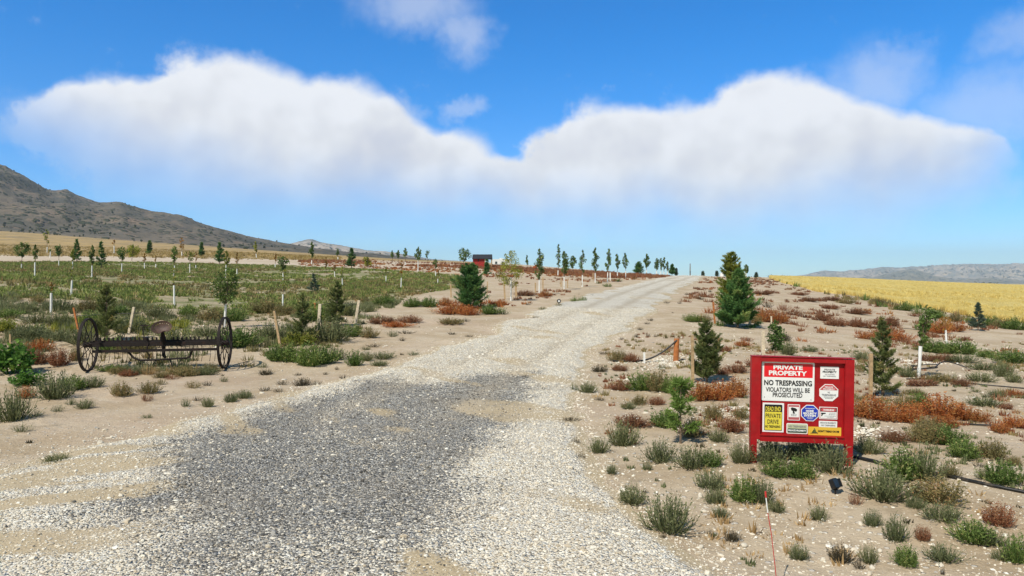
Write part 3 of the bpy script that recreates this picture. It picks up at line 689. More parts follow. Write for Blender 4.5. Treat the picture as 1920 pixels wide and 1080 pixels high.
# ------------------------------------------------------------------ mountains
def rows_fn(px):
    px = np.array(px, float); return lambda X: np.interp(X, px[:, 0], px[:, 1])
def mountain(name, ridge_px, foot_row, d0, d1, X0, X1, nx, ny, amp, mat, seed, back=1.5, power=1.25):
    XS = np.linspace(X0, X1, nx); s = np.linspace(0, 1, ny)
    rr = rows_fn(ridge_px)(XS) + 1.1 * fbm(XS * 0.03 + seed, XS * 0 + seed, 4)
    zr = CH + (HY - rr) * d1 / F; zf = CH + (HY - rows_fn(foot_row)(XS)) * d0 / F
    D = d0 * (d1 / d0) ** s
    Y_ = np.repeat(D[:, None], nx, 1); X_ = (XS[None] - CX) / F * Y_
    sp = s[:, None]
    base = zf[None] + (zr - zf)[None] * (0.35 * sp + 0.65 * sp ** power)
    rn_ = 1 - np.abs(fbm(X_ * 0.0045 + seed, Y_ * 0.0022 + seed, 5, 0.55)) * 2
    rn_ += 0.5 * fbm(X_ * 0.02, Y_ * 0.01 + seed, 4)
    Z_ = base + amp * (rn_ - 0.55) * (zr - zf)[None] * np.clip(sp * (1.02 - sp) * 4, 0, 1)
    # the far side falls away behind the ridge
    Yb = np.repeat((d1 * back) * np.ones((1, nx)), 1, 0); Xb = (XS[None] - CX) / F * Yb; Zb_ = np.full((1, nx), -80.0)
    V = np.stack([np.vstack([X_, Xb]), np.vstack([Y_, Yb]), np.vstack([Z_ - 1.0 * (sp < 0.02) * 6, Zb_])], -1)
    return link(name, grid_mesh(name, V, mat)), (XS, D, Z_)

def hillmat(name, base, alt, scrub, rockc, sscale, nscale, amount, bumpd=10):
    m, t, out = material(name)
    pos = t.node('ShaderNodeNewGeometry').outputs['Position']
    n1 = t.noise(pos, nscale, 6, 0.6); n2 = t.noise(pos, nscale * 5, 6, 0.65)
    c = t.mix(t.sstep(n1, 0.4, 0.6), base, alt)
    c = t.mix(t.math('MULTIPLY', t.sstep(n2, 0.52, 0.66), 0.8), c, rockc)
    v = t.voro(pos, sscale)
    dots = t.math('MULTIPLY', t.sstep(v, 0.50, 0.34), t.sstep(t.math('ADD', t.noise(pos, nscale * 2.2, 5, 0.6), t.math('MULTIPLY', t.math('SUBTRACT', t.noise(pos, sscale * .5, 2), 0.5), 0.7)), 0.62 - amount * 0.35, 0.70 - amount * 0.35))
    c = t.mix(dots, c, scrub)
    p = t.node('ShaderNodeBsdfPrincipled'); p.inputs['Roughness'].default_value = 1; p.inputs['Specular IOR Level'].default_value = 0.05
    t.put(p.inputs['Base Color'], c)
    b = t.node('ShaderNodeBump'); b.inputs['Strength'].default_value = 0.9; b.inputs['Distance'].default_value = bumpd
    t.put(b.inputs['Height'], t.math('ADD', n2, t.math('MULTIPLY', dots, 0.3))); t.put(p.inputs['Normal'], b.outputs[0])
    t.put(out.inputs[0], p.outputs[0]); return m
HM = hillmat('mountain_scrub', (0.092, 0.090, 0.078), (0.165, 0.138, 0.108), (0.052, 0.060, 0.042), (0.225, 0.165, 0.125), 0.075, 0.0032, 0.55)
ridge = [(-900, 285), (-500, 275), (-200, 278), (-60, 295), (0, 314), (30, 328), (60, 345), (90, 360), (105, 362), (125, 361), (150, 372), (180, 381), (215, 380), (230, 381), (250, 390), (300, 402), (340, 407), (365, 418),
         (400, 430), (440, 440), (480, 450), (540, 460), (600, 470), (680, 479), (760, 486), (830, 493), (900, 500)]
mtn, (mX, mD, mZ) = mountain('mountain', ridge, [(-900, 425), (0, 433), (240, 452), (480, 468.5), (720, 484), (850, 497), (900, 502)], 1000, 2700, -900, 900, 420, 150, 0.10, HM, 3.0)
tag(mtn, 'dark scrubby mountain ridge falling to the right behind the orchard', 'mountain', kind='structure')
HM2 = hillmat('far_hill_scrub', (0.48, 0.40, 0.33), (0.20, 0.21, 0.20), (0.04, 0.05, 0.04), (0.48, 0.39, 0.29), 0.02, 0.0011, 0.45, 30)
far1, _ = mountain('far_hill', [(330, 500), (420, 490), (500, 470), (550, 456), (572, 450), (585, 449), (602, 455), (640, 460), (690, 469), (720, 471), (760, 477), (800, 484), (860, 489), (930, 494), (1000, 503)],
                   [(330, 500), (1000, 506)], 3300, 5200, 330, 1000, 200, 60, 0.2, HM2, 8.0)
tag(far1, 'low pointed hill behind the end of the mountain ridge', 'hill', kind='structure')
far2, _ = mountain('valley_hills', [(1380, 531), (1450, 524), (1510, 515), (1545, 507), (1575, 509), (1620, 506), (1655, 501), (1680, 503), (1720, 500), (1780, 497), (1830, 495), (1870, 496), (1920, 495), (2050, 490), (2200, 496), (2500, 505)],
                   [(1380, 532), (2500, 536)], 7300, 13300, 1380, 2500, 260, 80, 0.40, HM2, 15.0)
tag(far2, 'hazy blue grey hills across the valley beyond the wheat', 'hills', kind='structure')
HM3 = hillmat('foothill_scrub', (0.15, 0.155, 0.13), (0.26, 0.22, 0.16), (0.05, 0.06, 0.045), (0.30, 0.25, 0.18), 0.02, 0.0012, 0.5, 30)
far3, _ = mountain('low_valley_hills', [(1400, 532), (1500, 526), (1570, 522), (1640, 517), (1690, 508), (1712, 504), (1740, 512), (1790, 522), (1850, 518), (1920, 520), (2050, 514), (2200, 522), (2500, 528)],
                   [(1400, 534), (2500, 538)], 6000, 9500, 1400, 2500, 220, 60, 0.45, HM3, 21.0)
tag(far3, 'lower darker foothills in front of the hazy valley hills', 'hills', kind='structure')

# junipers dotted over the mountain: one far-off mass
n = 2300
i = (R.random(n) ** 1.6 * 0.93 * (len(mD) - 2)).astype(int); j = (R.random(n) * 0.97 * (len(mX) - 1)).astype(int)
jx = (mX[j] - CX) / F * mD[i] + R.uniform(-3, 3, n); jy = mD[i]; jz = mZ[i, j]
k_ = (mX[j] > -250) & (R.random(n) < smooth(-0.25, 0.35, fbm(jx * .008, jy * .006, 3))) & ((mX[j] < 480) | (R.random(n) < 0.5))
jx, jy, jz = jx[k_], jy[k_], jz[k_]
M['juniper'] = leafmat('juniper', [(0, (0.018, 0.026, 0.014)), (0.6, (0.035, 0.046, 0.024)), (1, (0.06, 0.07, 0.035))], 0.05)
o = scatter_stones('juniper_woodland', jx, jy, jz, R.uniform(1.2, 3.0, len(jx)) * (jy / 1600) ** 0.5, R.random(len(jx)), M['juniper'], flat=1.0, sink=0.2)
tag(o, 'dark junipers dotted over the slopes of the mountain', 'woodland', kind='stuff')

# ------------------------------------------------------------------ landmarks used in the labels: name -> photo pixel of its base
LAND = {}
def px_h(h_px, d): return h_px * d / F

# ------------------------------------------------------------------ sign board
def text_mesh(body, size, align='CENTER', bold=0.0):
    cu = bpy.data.curves.new('lettering', 'FONT'); cu.body = body; cu.size = size; cu.align_x = align; cu.align_y = 'CENTER'; cu.offset = bold
    cu.resolution_u = 3
    ob = bpy.data.objects.new('lettering_source', cu); C.objects.link(ob)
    dg = bpy.context.evaluated_depsgraph_get(); dg.update()
    me = bpy.data.meshes.new_from_object(ob.evaluated_get(dg))
    bpy.data.objects.remove(ob); bpy.data.curves.remove(cu)
    return me
def lettering(parent, body, cx, cz, width, height, y, mat, bold=0.004, name='lettering'):
    """text fitted to a width x height box on the plane y (front is -y), in the parent's frame"""
    me = text_mesh(body, 1.0, bold=bold / max(height, 1e-3) * 0.7)
    co = np.empty(len(me.vertices) * 3, np.float32); me.vertices.foreach_get('co', co); co = co.reshape(-1, 3)
    lo, hi = co.min(0), co.max(0); c = (lo + hi) / 2; ex = np.maximum(hi - lo, 1e-6)
    v = np.zeros_like(co); v[:, 0] = cx + (co[:, 0] - c[0]) / ex[0] * width; v[:, 2] = cz + (co[:, 1] - c[1]) / ex[1] * height; v[:, 1] = y
    me.vertices.foreach_set('co', v.ravel()); me.materials.clear(); me.materials.append(mat); me.update()
    return link(name, me, parent)
def rrect(cx, cz, wd, ht, r, n=5):
    o = []
    for sx, sz, a0 in ((1, 1, 0), (-1, 1, 90), (-1, -1, 180), (1, -1, 270)):
        for k in range(n):
            a = math.radians(a0 + 90 * k / (n - 1)); o.append((cx + sx * (wd / 2 - r) + r * math.cos(a), cz + sz * (ht / 2 - r) + r * math.sin(a)))
    return o
def octagon(cx, cz, rx, rz):
    return [(cx + rx * math.cos(math.radians(22.5 + 45 * k)) / math.cos(math.radians(22.5)), cz + rz * math.sin(math.radians(22.5 + 45 * k)) / math.cos(math.radians(22.5))) for k in range(8)]

sg = gp(1500, 871); SD = sg[1]; K = SD / F / 4.32      # metres per pixel of the enlarged sign view
sign = empty('sign_board', (sg[0], sg[1], sg[2]), math.radians(-6))
sign.rotation_euler = (0, math.radians(0.9), math.radians(-6))
tag(sign, 'red wooden notice board on two short legs covered in no trespassing signs', 'notice board')
LAND['the red notice board'] = (1500, 872, 100)
sx = lambda zx: (zx - 517) * K
sz = lambda zy: (966 - zy) * K
def sbox(name, x0, y0, x1, y1, ya, yb, mat, parent, bev=0.006):
    cx_, cz_ = (sx(x0) + sx(x1)) / 2, (sz(y0) + sz(y1)) / 2
    mb = MB(); o = rrect(cx_, cz_, abs(sx(x1) - sx(x0)), abs(sz(y0) - sz(y1)), bev, 3)
    mb.prism(o, ya, yb); return mb.build(name, mat, parent)
sbox('back_panel', 186, 118, 862, 765, -0.005, 0.02, M['red'], sign)
sbox('side_post', 118, 100, 192, 769, -0.055, 0.045, M['red'], sign)
sbox('side_post', 846, 106, 916, 795, -0.055, 0.045, M['red'], sign)
sbox('leg', 119, 770, 168, 990, -0.053, 0.043, M['red'], sign)
sbox('leg', 862, 796, 914, 1000, -0.053, 0.043, M['red'], sign)
sbox('top_rail', 193, 103, 845, 138, -0.052, 0.045, M['red'], sign)
sbox('bottom_rail', 193, 737, 845, 784, -0.050, 0.045, M['red'], sign)
sbox('ledge', 190, 726, 848, 736, -0.062, -0.006, M['red'], sign, 0.002)
sbox('cap_board', 116, 94, 919, 99, -0.062, 0.055, M['red'], sign, 0.002)
P0 = -0.0055
def plate(name, outline, mat, label=None, thick=0.004):
    mb = MB(); mb.prism(outline, P0 - thick, P0); o = mb.build(name, mat, sign)
    if label: o['label'] = label
    return o
def face(parent, name, outline, mat, lift=0.0055):
    mb = MB(); mb.prism(outline, P0 - lift, P0 - 0.001); return mb.build(name, mat, parent)
def zr(x0, y0, x1, y1, r): return rrect((sx(x0) + sx(x1)) / 2, (sz(y0) + sz(y1)) / 2, sx(x1) - sx(x0), sz(y0) - sz(y1), r)
TY = P0 - 0.0075
def ztext(parent, s, x0, y0, x1, y1, mat, bold=0.002, y=TY):
    return lettering(parent, s, (sx(x0) + sx(x1)) / 2, (sz(y0) + sz(y1)) / 2, sx(x1) - sx(x0), sz(y0) - sz(y1), y, mat, bold)
def zlines(parent, rows, mat, seed=1, y=TY):
    """print too small to read: broken strokes"""
    rr = random.Random(seed); mb = MB()
    for x0, x1, yc, h in rows:
        x = x0
        while x < x1 - 2:
            wl = min(rr.uniform(5, 12), x1 - x); mb.prism([(sx(x), sz(yc + h / 2)), (sx(x + wl), sz(yc + h / 2)), (sx(x + wl), sz(yc - h / 2)), (sx(x), sz(yc - h / 2))], y, y + 0.001); x += wl + 3
    return mb.build('small_print', mat, parent)
W_, B_, G_ = M['signwhite'], M['signblack'], M['signgrey']
# large private property sign
s_ = plate('warning_sign', zr(203, 138, 617, 458, 0.022), W_, 'large white sign reading private property no trespassing')
face(s_, 'header', zr(222, 152, 603, 264, 0.004), M['signred'])
ztext(s_, 'PRIVATE', 294, 166, 524, 202, W_, .0035); ztext(s_, 'PROPERTY', 259, 211, 558, 250, W_, .0035)
ztext(s_, 'NO TRESPASSING', 223, 288, 598, 332, B_, .003); ztext(s_, 'VIOLATORS WILL BE', 236, 347, 582, 384, B_, .0015); ztext(s_, 'PROSECUTED', 292, 389, 524, 426, B_, .0015)
mb = MB()
for a, b in ((226, 428), (592, 441), (226, 150), (594, 152)): mb.lathe([(0.0001, -0.001), (0.006, -0.001), (0.006, 0.002)], 8, (sx(a), TY, sz(b)), axis='y')
mb.build('screws', M['steel'], s_)
# dead end sign
s_ = plate('warning_sign', zr(215, 475, 383, 712, 0.004), W_, 'white bordered yellow sign reading dead end private drive')
face(s_, 'dark_border', zr(229, 488, 370, 700, 0.012), B_, .005)
face(s_, 'yellow_field', zr(233, 547, 366, 695, 0.009), M['signyellow'], .0062)
ztext(s_, 'DEAD END', 238, 505, 358, 541, M['signyellow'], .002); ztext(s_, 'PRIVATE', 239, 562, 357, 597, B_, .001); ztext(s_, 'DRIVE', 254, 610, 342, 645, B_, .001)
ztext(s_, 'NO TRESPASSING', 236, 657, 356, 677, B_, .0015)
# camera sign
s_ = plate('warning_sign', zr(412, 482, 508, 611, 0.008), W_, 'small white sign with a black camera picture')
face(s_, 'faded_border', zr(417, 487, 503, 606, 0.006), M['signpink'], .0048); face(s_, 'white_field', zr(420, 502, 500, 585, 0.002), W_, .0062)
mb = MB()
cam_o = [(436, 512), (446, 506), (474, 512), (486, 522), (484, 536), (472, 540), (464, 534), (462, 548), (470, 556), (452, 556), (452, 536), (440, 530)]
mb.prism([(sx(a), sz(b)) for a, b in cam_o[::-1]], TY, TY + 0.001); mb.build('camera_emblem', B_, s_)
zlines(s_, [(438, 484, 563, 5), (440, 482, 573, 5), (424, 496, 592, 4), (424, 496, 493, 4)], G_, 2)
# blue octagon
cx_, cz_, rx_, rz_ = (sx(517) + sx(655)) / 2, (sz(482) + sz(613)) / 2, (sx(655) - sx(517)) / 2, (sz(482) - sz(613)) / 2
s_ = plate('warning_sign', octagon(cx_, cz_, rx_, rz_), W_, 'blue octagon sign reading home security system')
face(s_, 'blue_field', octagon(cx_, cz_, rx_ * .91, rz_ * .91), M['signblue'])
ztext(s_, 'HOME', 555, 521, 615, 540, W_, .002); ztext(s_, 'SECURITY', 532, 542, 640, 558, W_, .002); ztext(s_, 'SYSTEM', 540, 560, 632, 577, W_, .002)
zlines(s_, [(548, 624, 510, 5), (562, 612, 586, 4), (568, 606, 594, 3)], W_, 3)
# warning with pistol
s_ = plate('warning_sign', zr(659, 494, 800, 593, 0.006), W_, 'small white sign with red heading and black pistol')
face(s_, 'pink_border', zr(664, 499, 796, 588, 0.004), M['signpink'], .0046); face(s_, 'white_field', zr(667, 533, 793, 585, 0.002), W_, .0062)
face(s_, 'black_band', zr(667, 502, 793, 532, 0.003), B_, .0062); face(s_, 'red_oval', rrect((sx(672) + sx(788)) / 2, (sz(504) + sz(530)) / 2, sx(788) - sx(672), sz(504) - sz(530), (sz(504) - sz(530)) / 2 * .98), M['signpink'], .0066)
ztext(s_, 'WARNING', 688, 510, 772, 525, W_, .0015, TY)
mb = MB(); gun = [(672, 541), (708, 541), (708, 549), (690, 551), (688, 556), (684, 556), (682, 568), (673, 568), (676, 552), (671, 549)]
mb.prism([(sx(a), sz(b)) for a, b in gun[::-1]], TY, TY + 0.001); mb.build('pistol_emblem', B_, s_)
zlines(s_, [(735, 785, 543, 4), (732, 786, 555, 5), (700, 785, 567, 4), (720, 770, 577, 3)], G_, 4)
# small white bar
s_ = plate('warning_sign', zr(657, 607, 799, 658, 0.006), W_, 'small white sign with two lines of grey lettering')
ztext(s_, 'PRIVATE PROPERTY', 668, 616, 790, 628, G_, .0006); ztext(s_, 'NO TRESPASSING', 674, 636, 784, 647, G_, .0006)
# green/black
s_ = plate('warning_sign', zr(405, 635, 571, 719, 0.016), W_, 'small pale green and black rounded sign')
face(s_, 'green_field', zr(411, 641, 565, 713, 0.012), M['signgreen'], .005); face(s_, 'dark_field', zr(414, 677, 562, 710, 0.010), M['signdkgreen'], .0062)
ztext(s_, 'NO TRESPASSING', 420, 652, 554, 667, M['signgrey'], .0008); ztext(s_, 'PRIVATE PROPERTY', 418, 685, 558, 700, W_, .0016)
# yellow snake bar
s_ = plate('warning_sign', zr(575, 657, 831, 724, 0.003), M['signgold'], "yellow sign with a coiled snake reading don't tread on me")
ztext(s_, "DON'T TREAD ON ME", 652, 682, 814, 698, B_, .0016)
mb = MB()
sn = [(592, 708), (640, 706), (646, 701), (604, 700), (608, 694), (636, 692), (632, 687), (612, 688), (616, 682), (630, 678), (624, 670), (618, 674)]
p_ = np.array([(sx(a), TY, sz(b)) for a, b in sn])
mb.tube(p_, 0.0028, 5); mb.tube([(sx(640), TY, sz(706)), (sx(650), TY, sz(712))], 0.0022, 5); mb.build('snake_emblem', M['signdkgreen'], s_)
# top right
s_ = plate('warning_sign', zr(662, 169, 806, 266, 0.005), W_, 'small white sign at the top right reading private property')
ztext(s_, 'PRIVATE', 692, 185, 774, 199, G_, .001); ztext(s_, 'PROPERTY', 680, 203, 788, 219, B_, .001); ztext(s_, 'NO HUNTING', 698, 227, 772, 235, G_, .0004); ztext(s_, 'NO TRESPASSING', 684, 241, 782, 249, G_, .0004)
# white octagon
cx_, cz_, rx_, rz_ = (sx(657) + sx(803)) / 2, (sz(310) + sz(446)) / 2, (sx(803) - sx(657)) / 2, (sz(310) - sz(446)) / 2
s_ = plate('warning_sign', octagon(cx_, cz_, rx_, rz_), W_, 'white octagon sign with a dark red top band')
oc = octagon(cx_, cz_, rx_ * .92, rz_ * .92); zb_ = sz(358)
cut = [p for p in oc if p[1] > zb_]; cut = sorted(cut, key=lambda p: p[0]); oc2 = [(cx_ - rx_ * .90, zb_)] + [p for p in cut] + [(cx_ + rx_ * .90, zb_)]
face(s_, 'red_band', oc2[::-1], M['signpink'])
ztext(s_, 'PRIVATE', 698, 328, 762, 339, W_, .001); ztext(s_, 'PROPERTY', 686, 344, 776, 356, W_, .001); ztext(s_, 'NO', 721, 369, 739, 382, G_, .0008); ztext(s_, 'TRESPASSING', 674, 389, 786, 404, G_, .0008)
zlines(s_, [(690, 770, 413, 4), (702, 760, 423, 4)], G_, 6)

# ------------------------------------------------------------------ hay rake
a0 = gp(168, 699); b0 = gp(416, 690); mid_ = (a0 + b0) / 2
rk_z = float(hgt(mid_[0], mid_[1]))
rake = empty('hay_rake', (mid_[0], mid_[1], rk_z), math.radians(9.5))
tag(rake, 'antique rusty iron dump rake with two spoked wheels and a pan seat', 'hay rake')
LAND['the old hay rake'] = (290, 700, 130)
RW, RL = 0.665, 1.62
dzl = float(hgt(a0[0], a0[1])) - rk_z; dzr = float(hgt(b0[0], b0[1])) - rk_z
for s, dz, cam_ in ((-1, dzl, 2.0), (1, dzr, -2.0)):
    w_e = empty('wheel', (s * RL, 0, RW + dz)); w_e.parent = rake; w_e.rotation_euler = (0, 0, math.radians(cam_))
    mb = MB(); mb.lathe([(RW - .042, -.026), (RW, -.034), (RW, .034), (RW - .042, .026), (RW - .042, -.026)], 48, axis='x'); mb.build('rim', M['rustyiron'], w_e)
    mb = MB(); mb.lathe([(.001, -.11), (.055, -.11), (.075, -.06), (.06, 0), (.075, .06), (.055, .11), (.001, .11)], 14, axis='x'); mb.build('hub', M['rustyiron'], w_e, True)
    mb = MB()
    for k in range(16):
        a = k / 16 * 2 * math.pi + .1; q = (.075 if k % 2 else -.075)
        mb.tube([(q, .055 * math.cos(a + .25), .055 * math.sin(a + .25)), (0, (RW - .02) * math.cos(a), (RW - .02) * math.sin(a))], .0105, 5)
    mb.build('spokes', M['rustyiron'], w_e)
ZB = RW
mb = MB(); mb.bar((-RL - .05, 0, ZB + dzl), (RL + .05, 0, ZB + dzr), .10, .105); mb.build('axle_beam', M['rustyiron'], rake)
mb = MB(); mb.bar((-RL + .16, -.16, ZB - .155 + dzl), (RL - .10, -.16, ZB - .145 + dzr), .055, .065); mb.build('lower_bar', M['rustyiron'], rake)
mb = MB(); mb.bar((-RL + .08, .10, ZB + .03), (RL - .08, .10, ZB + .035), .045, .05); mb.build('tooth_bar', M['rustyiron'], rake)
mb = MB(); nt = 30
for k in range(nt):
    if k in (17, 25): continue
    x = -RL + .14 + (2 * RL - .28) * k / (nt - 1); j = R.uniform(-.015, .015)
    th = np.linspace(0, 1, 9)
    p_ = np.stack([x + j * th, .13 + .34 * np.sin(th * 2.3) , ZB + .10 - th * (ZB - .03) ], 1)
    mb.tube(p_, .0064, 4)
    mb.box((x, .10, ZB + .092), (.03, .05, .075))
mb.build('teeth', M['rustyiron'], rake)
mb = MB()   # pan seat: a dished cashew-shaped plate with punched holes, tipped towards the road
nr, na = 12, 40; rr_ = np.linspace(0.0, 1, nr); aa = np.arange(na) / na * 2 * math.pi
A_, R_ = np.meshgrid(aa, rr_); shape = .215 * (1 - .34 * np.exp(-((np.angle(np.exp(1j * (A_ + 1.15)))) / .42) ** 2) * R_ + .06 * np.cos(2 * A_))
SXs, SYs = R_ * shape * np.cos(A_) * 1.08, R_ * shape * np.sin(A_) * .92
SZs = .10 * R_ ** 2.2 - .02
hole = np.zeros((nr, na), bool)
hole[8, ::2] = True; hole[8, 28:36] = False
idx = np.arange(nr * na).reshape(nr, na); fq = []
for i_ in range(nr - 1):
    for j_ in range(na):
        if hole[i_, j_] and i_ == 8: continue
        fq.append((idx[i_, j_], idx[i_, (j_ + 1) % na], idx[i_ + 1, (j_ + 1) % na], idx[i_ + 1, j_]))
tl = math.radians(58); V = np.stack([SXs.ravel(), (SYs * math.cos(tl) - SZs * -math.sin(tl) * -1).ravel(), (SYs * math.sin(tl) + SZs * math.cos(tl)).ravel()], 1)
V2 = V + np.array([0, .012, -.006])
mb.add(V + (.16, -.16, 1.02), fq); mb.add(V2 + (.16, -.16, 1.02), [q[::-1] for q in fq])
mb.build('seat', M['seatiron'], rake, True)
mb = MB(); mb.tube([(.16, -.15, .95), (.16, -.12, .88), (.15, -.03, .72), (.14, .02, .5), (.16, -.05, .34), (.20, -.02, .28)], [.045, .05, .065, .05, .04, .04], 8); mb.build('seat_post', M['rustyiron'], rake)
mb = MB(); mb.tube([(-.72, -.1, ZB - .14), (-.52, -.13, .30), (-.36, -.14, .235), (.10, -.14, .245), (.74, -.14, .275), (.80, -.1, .31), (.88, -.1, ZB - .14)], .027, 6); mb.build('foot_bar', M['rustyiron'], rake)
mb = MB(); mb.tube([(-.28, -.02, ZB + .06), (-.33, 0, .86), (-.36, .03, 1.10)], .012, 5); mb.bar((-.42, .03, 1.10), (-.22, .03, 1.09), .025, .025); mb.box((-.28, -.02, ZB + .09), (.07, .06, .10)); mb.build('hand_lever', M['rustyiron'], rake)
mb = MB(); mb.tube([(-.20, -.06, .67), (-.23, -.10, .45), (-.15, -.12, .36), (-.18, -.13, .25)], .016, 5); mb.tube([(-.95, -.02, .7), (-.70, -.14, .46)], .012, 5); mb.tube([(1.1, -.02, .92), (1.24, -.02, .70)], .008, 5); mb.tube([(.30, -.06, .25), (.44, -.22, .02)], .014, 5)
mb.build('linkage', M['rustyiron'], rake)

# ------------------------------------------------------------------ posts, stakes, hoses and small things
def stake(Xb, Yb, Xt, Yt, wpx, mat, label, name='wooden_stake', cat='stake', group=None, rnd_top=False):
    g = gp(Xb, Yb); d = g[1]
    o = empty(name, (g[0], g[1], g[2])); h = (Yb - Yt) * d / F; dx = (Xt - Xb) * d / F
    wd = max(wpx * d / F, 0.02); mb = MB()
    
    if wpx > 9: mb.tube([(0, 0, -.12), (dx * .5, 0, h * .5), (dx, 0, h)], wd * .46, 14)
    else: mb.bar((0, 0, -0.12), (dx, 0, h), wd, wd * 0.8, up=(0, 1, 0))
    o2 = mb.mesh(name, M[mat])
    bpy.data.objects.remove(o); o = link(name, o2); o.location = (g[0], g[1], g[2])
    tag(o, label, cat, group); return o
stake(150, 628, 138, 577, 3, 'wood_orange', 'thin leaning orange brown stake left of the spruce behind the hay rake')
stake(240, 626, 251, 576, 4, 'wood_pale', 'pale wooden stake leaning right beside the spruce behind the hay rake')
stake(20, 652, 19, 627, 2.5, 'wood', 'short grey stake near the left edge beyond the leafy bush')
stake(527, 652, 514, 583, 4, 'wood', 'brown wooden stake leaning left at the road side orchard spruce')
stake(596, 624, 600, 570, 5, 'wood_pale', 'pale upright stake between the two orchard spruces')
stake(665, 607, 673, 563, 4.5, 'wood_pale', 'pale stake leaning right of the taller orchard spruce')
stake(592, 593, 590, 568, 3, 'wood_orange', 'short reddish stake behind the pale upright stake')
stake(1299, 718, 1298, 629, 5, 'wood', 'tall brown stake left of the open spruce by the orange post')
stake(1431, 672, 1430, 620, 6, 'wood_pale', 'thick pale stake beside the bushy sapling above the notice board')
stake(1632, 748, 1633, 663, 6, 'wood', 'tall brown stake left of the spruce right of the notice board')
stake(1404, 612, 1413, 562, 4, 'wood_pale', 'pale stake leaning right at the foot of the big pine')
stake(1341, 607, 1337, 566, 3, 'wood_orange', 'thin orange stake left of the big right hand pine')
stake(1315, 602, 1315, 588, 3, 'wood', 'short dark stake standing in brown weeds left of the big pine')
stake(1447, 611, 1446, 593, 2.5, 'wood_pale', 'small faint stake in the rusty weeds right of the big pine')
stake(893, 578, 892, 537, 4, 'guard', 'white stake in front of the dark pine left of the drive', 'white_stake')
stake(846, 558, 845, 533, 2.5, 'wood', 'thin grey stake left of the dark pine left of the drive')
stake(913, 555, 914, 528, 2, 'wood', 'thin brown stake between the dark pine and the yellowing tree')
stake(947, 561, 945, 530, 3, 'wood', 'brown stake just left of the yellowing tree trunk')
stake(968, 556, 967, 534, 3.5, 'wood', 'brown stake just right of the yellowing tree trunk')
stake(1004, 550, 1004, 530, 2.5, 'wood', 'grey stake left of the second tree along the drive')
stake(1018, 548, 1018, 520, 2.2, 'wood', 'grey stake right of the second tree along the drive')
stake(1052, 538, 1052, 521, 2, 'wood', 'small stake left of the tree past the round marker')
stake(1064, 540, 1064, 524, 2, 'wood', 'small stake right of the tree past the round marker')
stake(1112, 525, 1112, 512, 1.8, 'wood', 'small stake left of the fifth tree along the drive')
stake(1144, 526, 1144, 511, 1.8, 'guard', 'small pale stake right of the sixth tree along the drive')
stake(1208, 681, 1208, 661, 3.5, 'guard', 'short white stake under the end of the black hose', 'white_stake')
stake(1278, 731, 1279, 709, 4, 'wood_pale', 'short pale stake poking out of the feathery green pine sapling')
o = stake(1267, 678, 1269, 635, 11, 'wood_orange', 'stout orange brown wooden post with a black hose on top', 'wooden_post', 'post')
LAND['the orange post'] = (1268, 678, 20)
gpost = gp(1267, 678)

def hose(px, r, label, lift=0.0, name='irrigation_hose'):
    P = np.array([gp(a, b) for a, b in px]); k = np.linspace(0, len(P) - 1, len(P) * 5)
    Q = np.stack([np.interp(k, np.arange(len(P)), P[:, c]) for c in range(3)], 1)
    for _ in range(3): Q[1:-1] = (Q[:-2] + 2 * Q[1:-1] + Q[2:]) / 4
    Q[:, 2] = hgt(Q[:, 0], Q[:, 1]) + r * 0.8 + 0.02 * np.abs(fbm(Q[:, 0] * 2, Q[:, 1] * 2)) + lift
    mb = MB(); mb.tube(Q, r, 8); o = mb.build(name, M['hose'], None, True); tag(o, label, 'hose'); return o
hose([(1590, 858), (1640, 869), (1680, 879), (1760, 893), (1800, 901), (1860, 914), (1935, 929), (2000, 942)], 0.021, 'thick black pipe lying on the sand right of the notice board')
hose([(1700, 712), (1735, 711), (1780, 714), (1815, 720), (1870, 725), (1950, 731)], 0.014, 'thin black hose running right from the leaning sapling')
hose([(1770, 793), (1810, 797), (1860, 801), (1940, 806)], 0.013, 'thin black hose along the rusty weeds at the right edge')
hose([(1650, 613), (1690, 616), (1725, 619)], 0.012, 'short dark hose on the sand left of the leaning sapling crown')
hose([(1580, 690), (1600, 689), (1640, 689), (1660, 690)], 0.012, 'thin dark hose passing behind the top of the notice board')
g = gp(1722, 700); mb = MB()
cl = np.linspace(0, 2 * math.pi * 1.6, 40)
mb.tube(np.stack([g[0] + .35 + .34 * np.cos(cl) + .08 * np.sin(3 * cl), g[1] + .35 + .30 * np.sin(cl), g[2] + .10 + .07 * np.sin(cl * 1.3 + 1)], 1), .014, 6)
mb.tube(np.stack([g[0] + .35 + np.linspace(.3, 1.15, 14), g[1] + .4 + .25 * np.sin(np.linspace(0, 3, 14)), g[2] + .08 + .14 * np.sin(np.linspace(0, 3.1, 14))], 1), .016, 6)
o = mb.build('coiled_hose', M['hose'], None, True); tag(o, 'loose coil of black hose at the foot of the leaning white trunked sapling', 'hose')
# hose from the post top sagging to the ground
mb = MB(); th = np.linspace(0, 1, 24); d = gpost[1]; zt = gpost[2] + 41 * d / F
xe = (1200 - 1268) * d / F; zx_ = gpost[0] + .02 + th * xe
zz_ = gpost[2] + (zt - gpost[2] - .03) * (1 - th) ** 1.7 * 0.98 + .03
tail = np.array([(zx_[-1] - .25 * k, d + .02 * k, float(hgt(zx_[-1] - .25 * k, d)) + .03) for k in range(1, 4)])
mb.tube(np.vstack([np.stack([zx_, np.full(24, d - .06), zz_], 1), tail]), .024, 8)
o = mb.build('black_hose', M['hose'], None, True); tag(o, 'thick black hose sagging from the orange post top to the ground', 'hose')
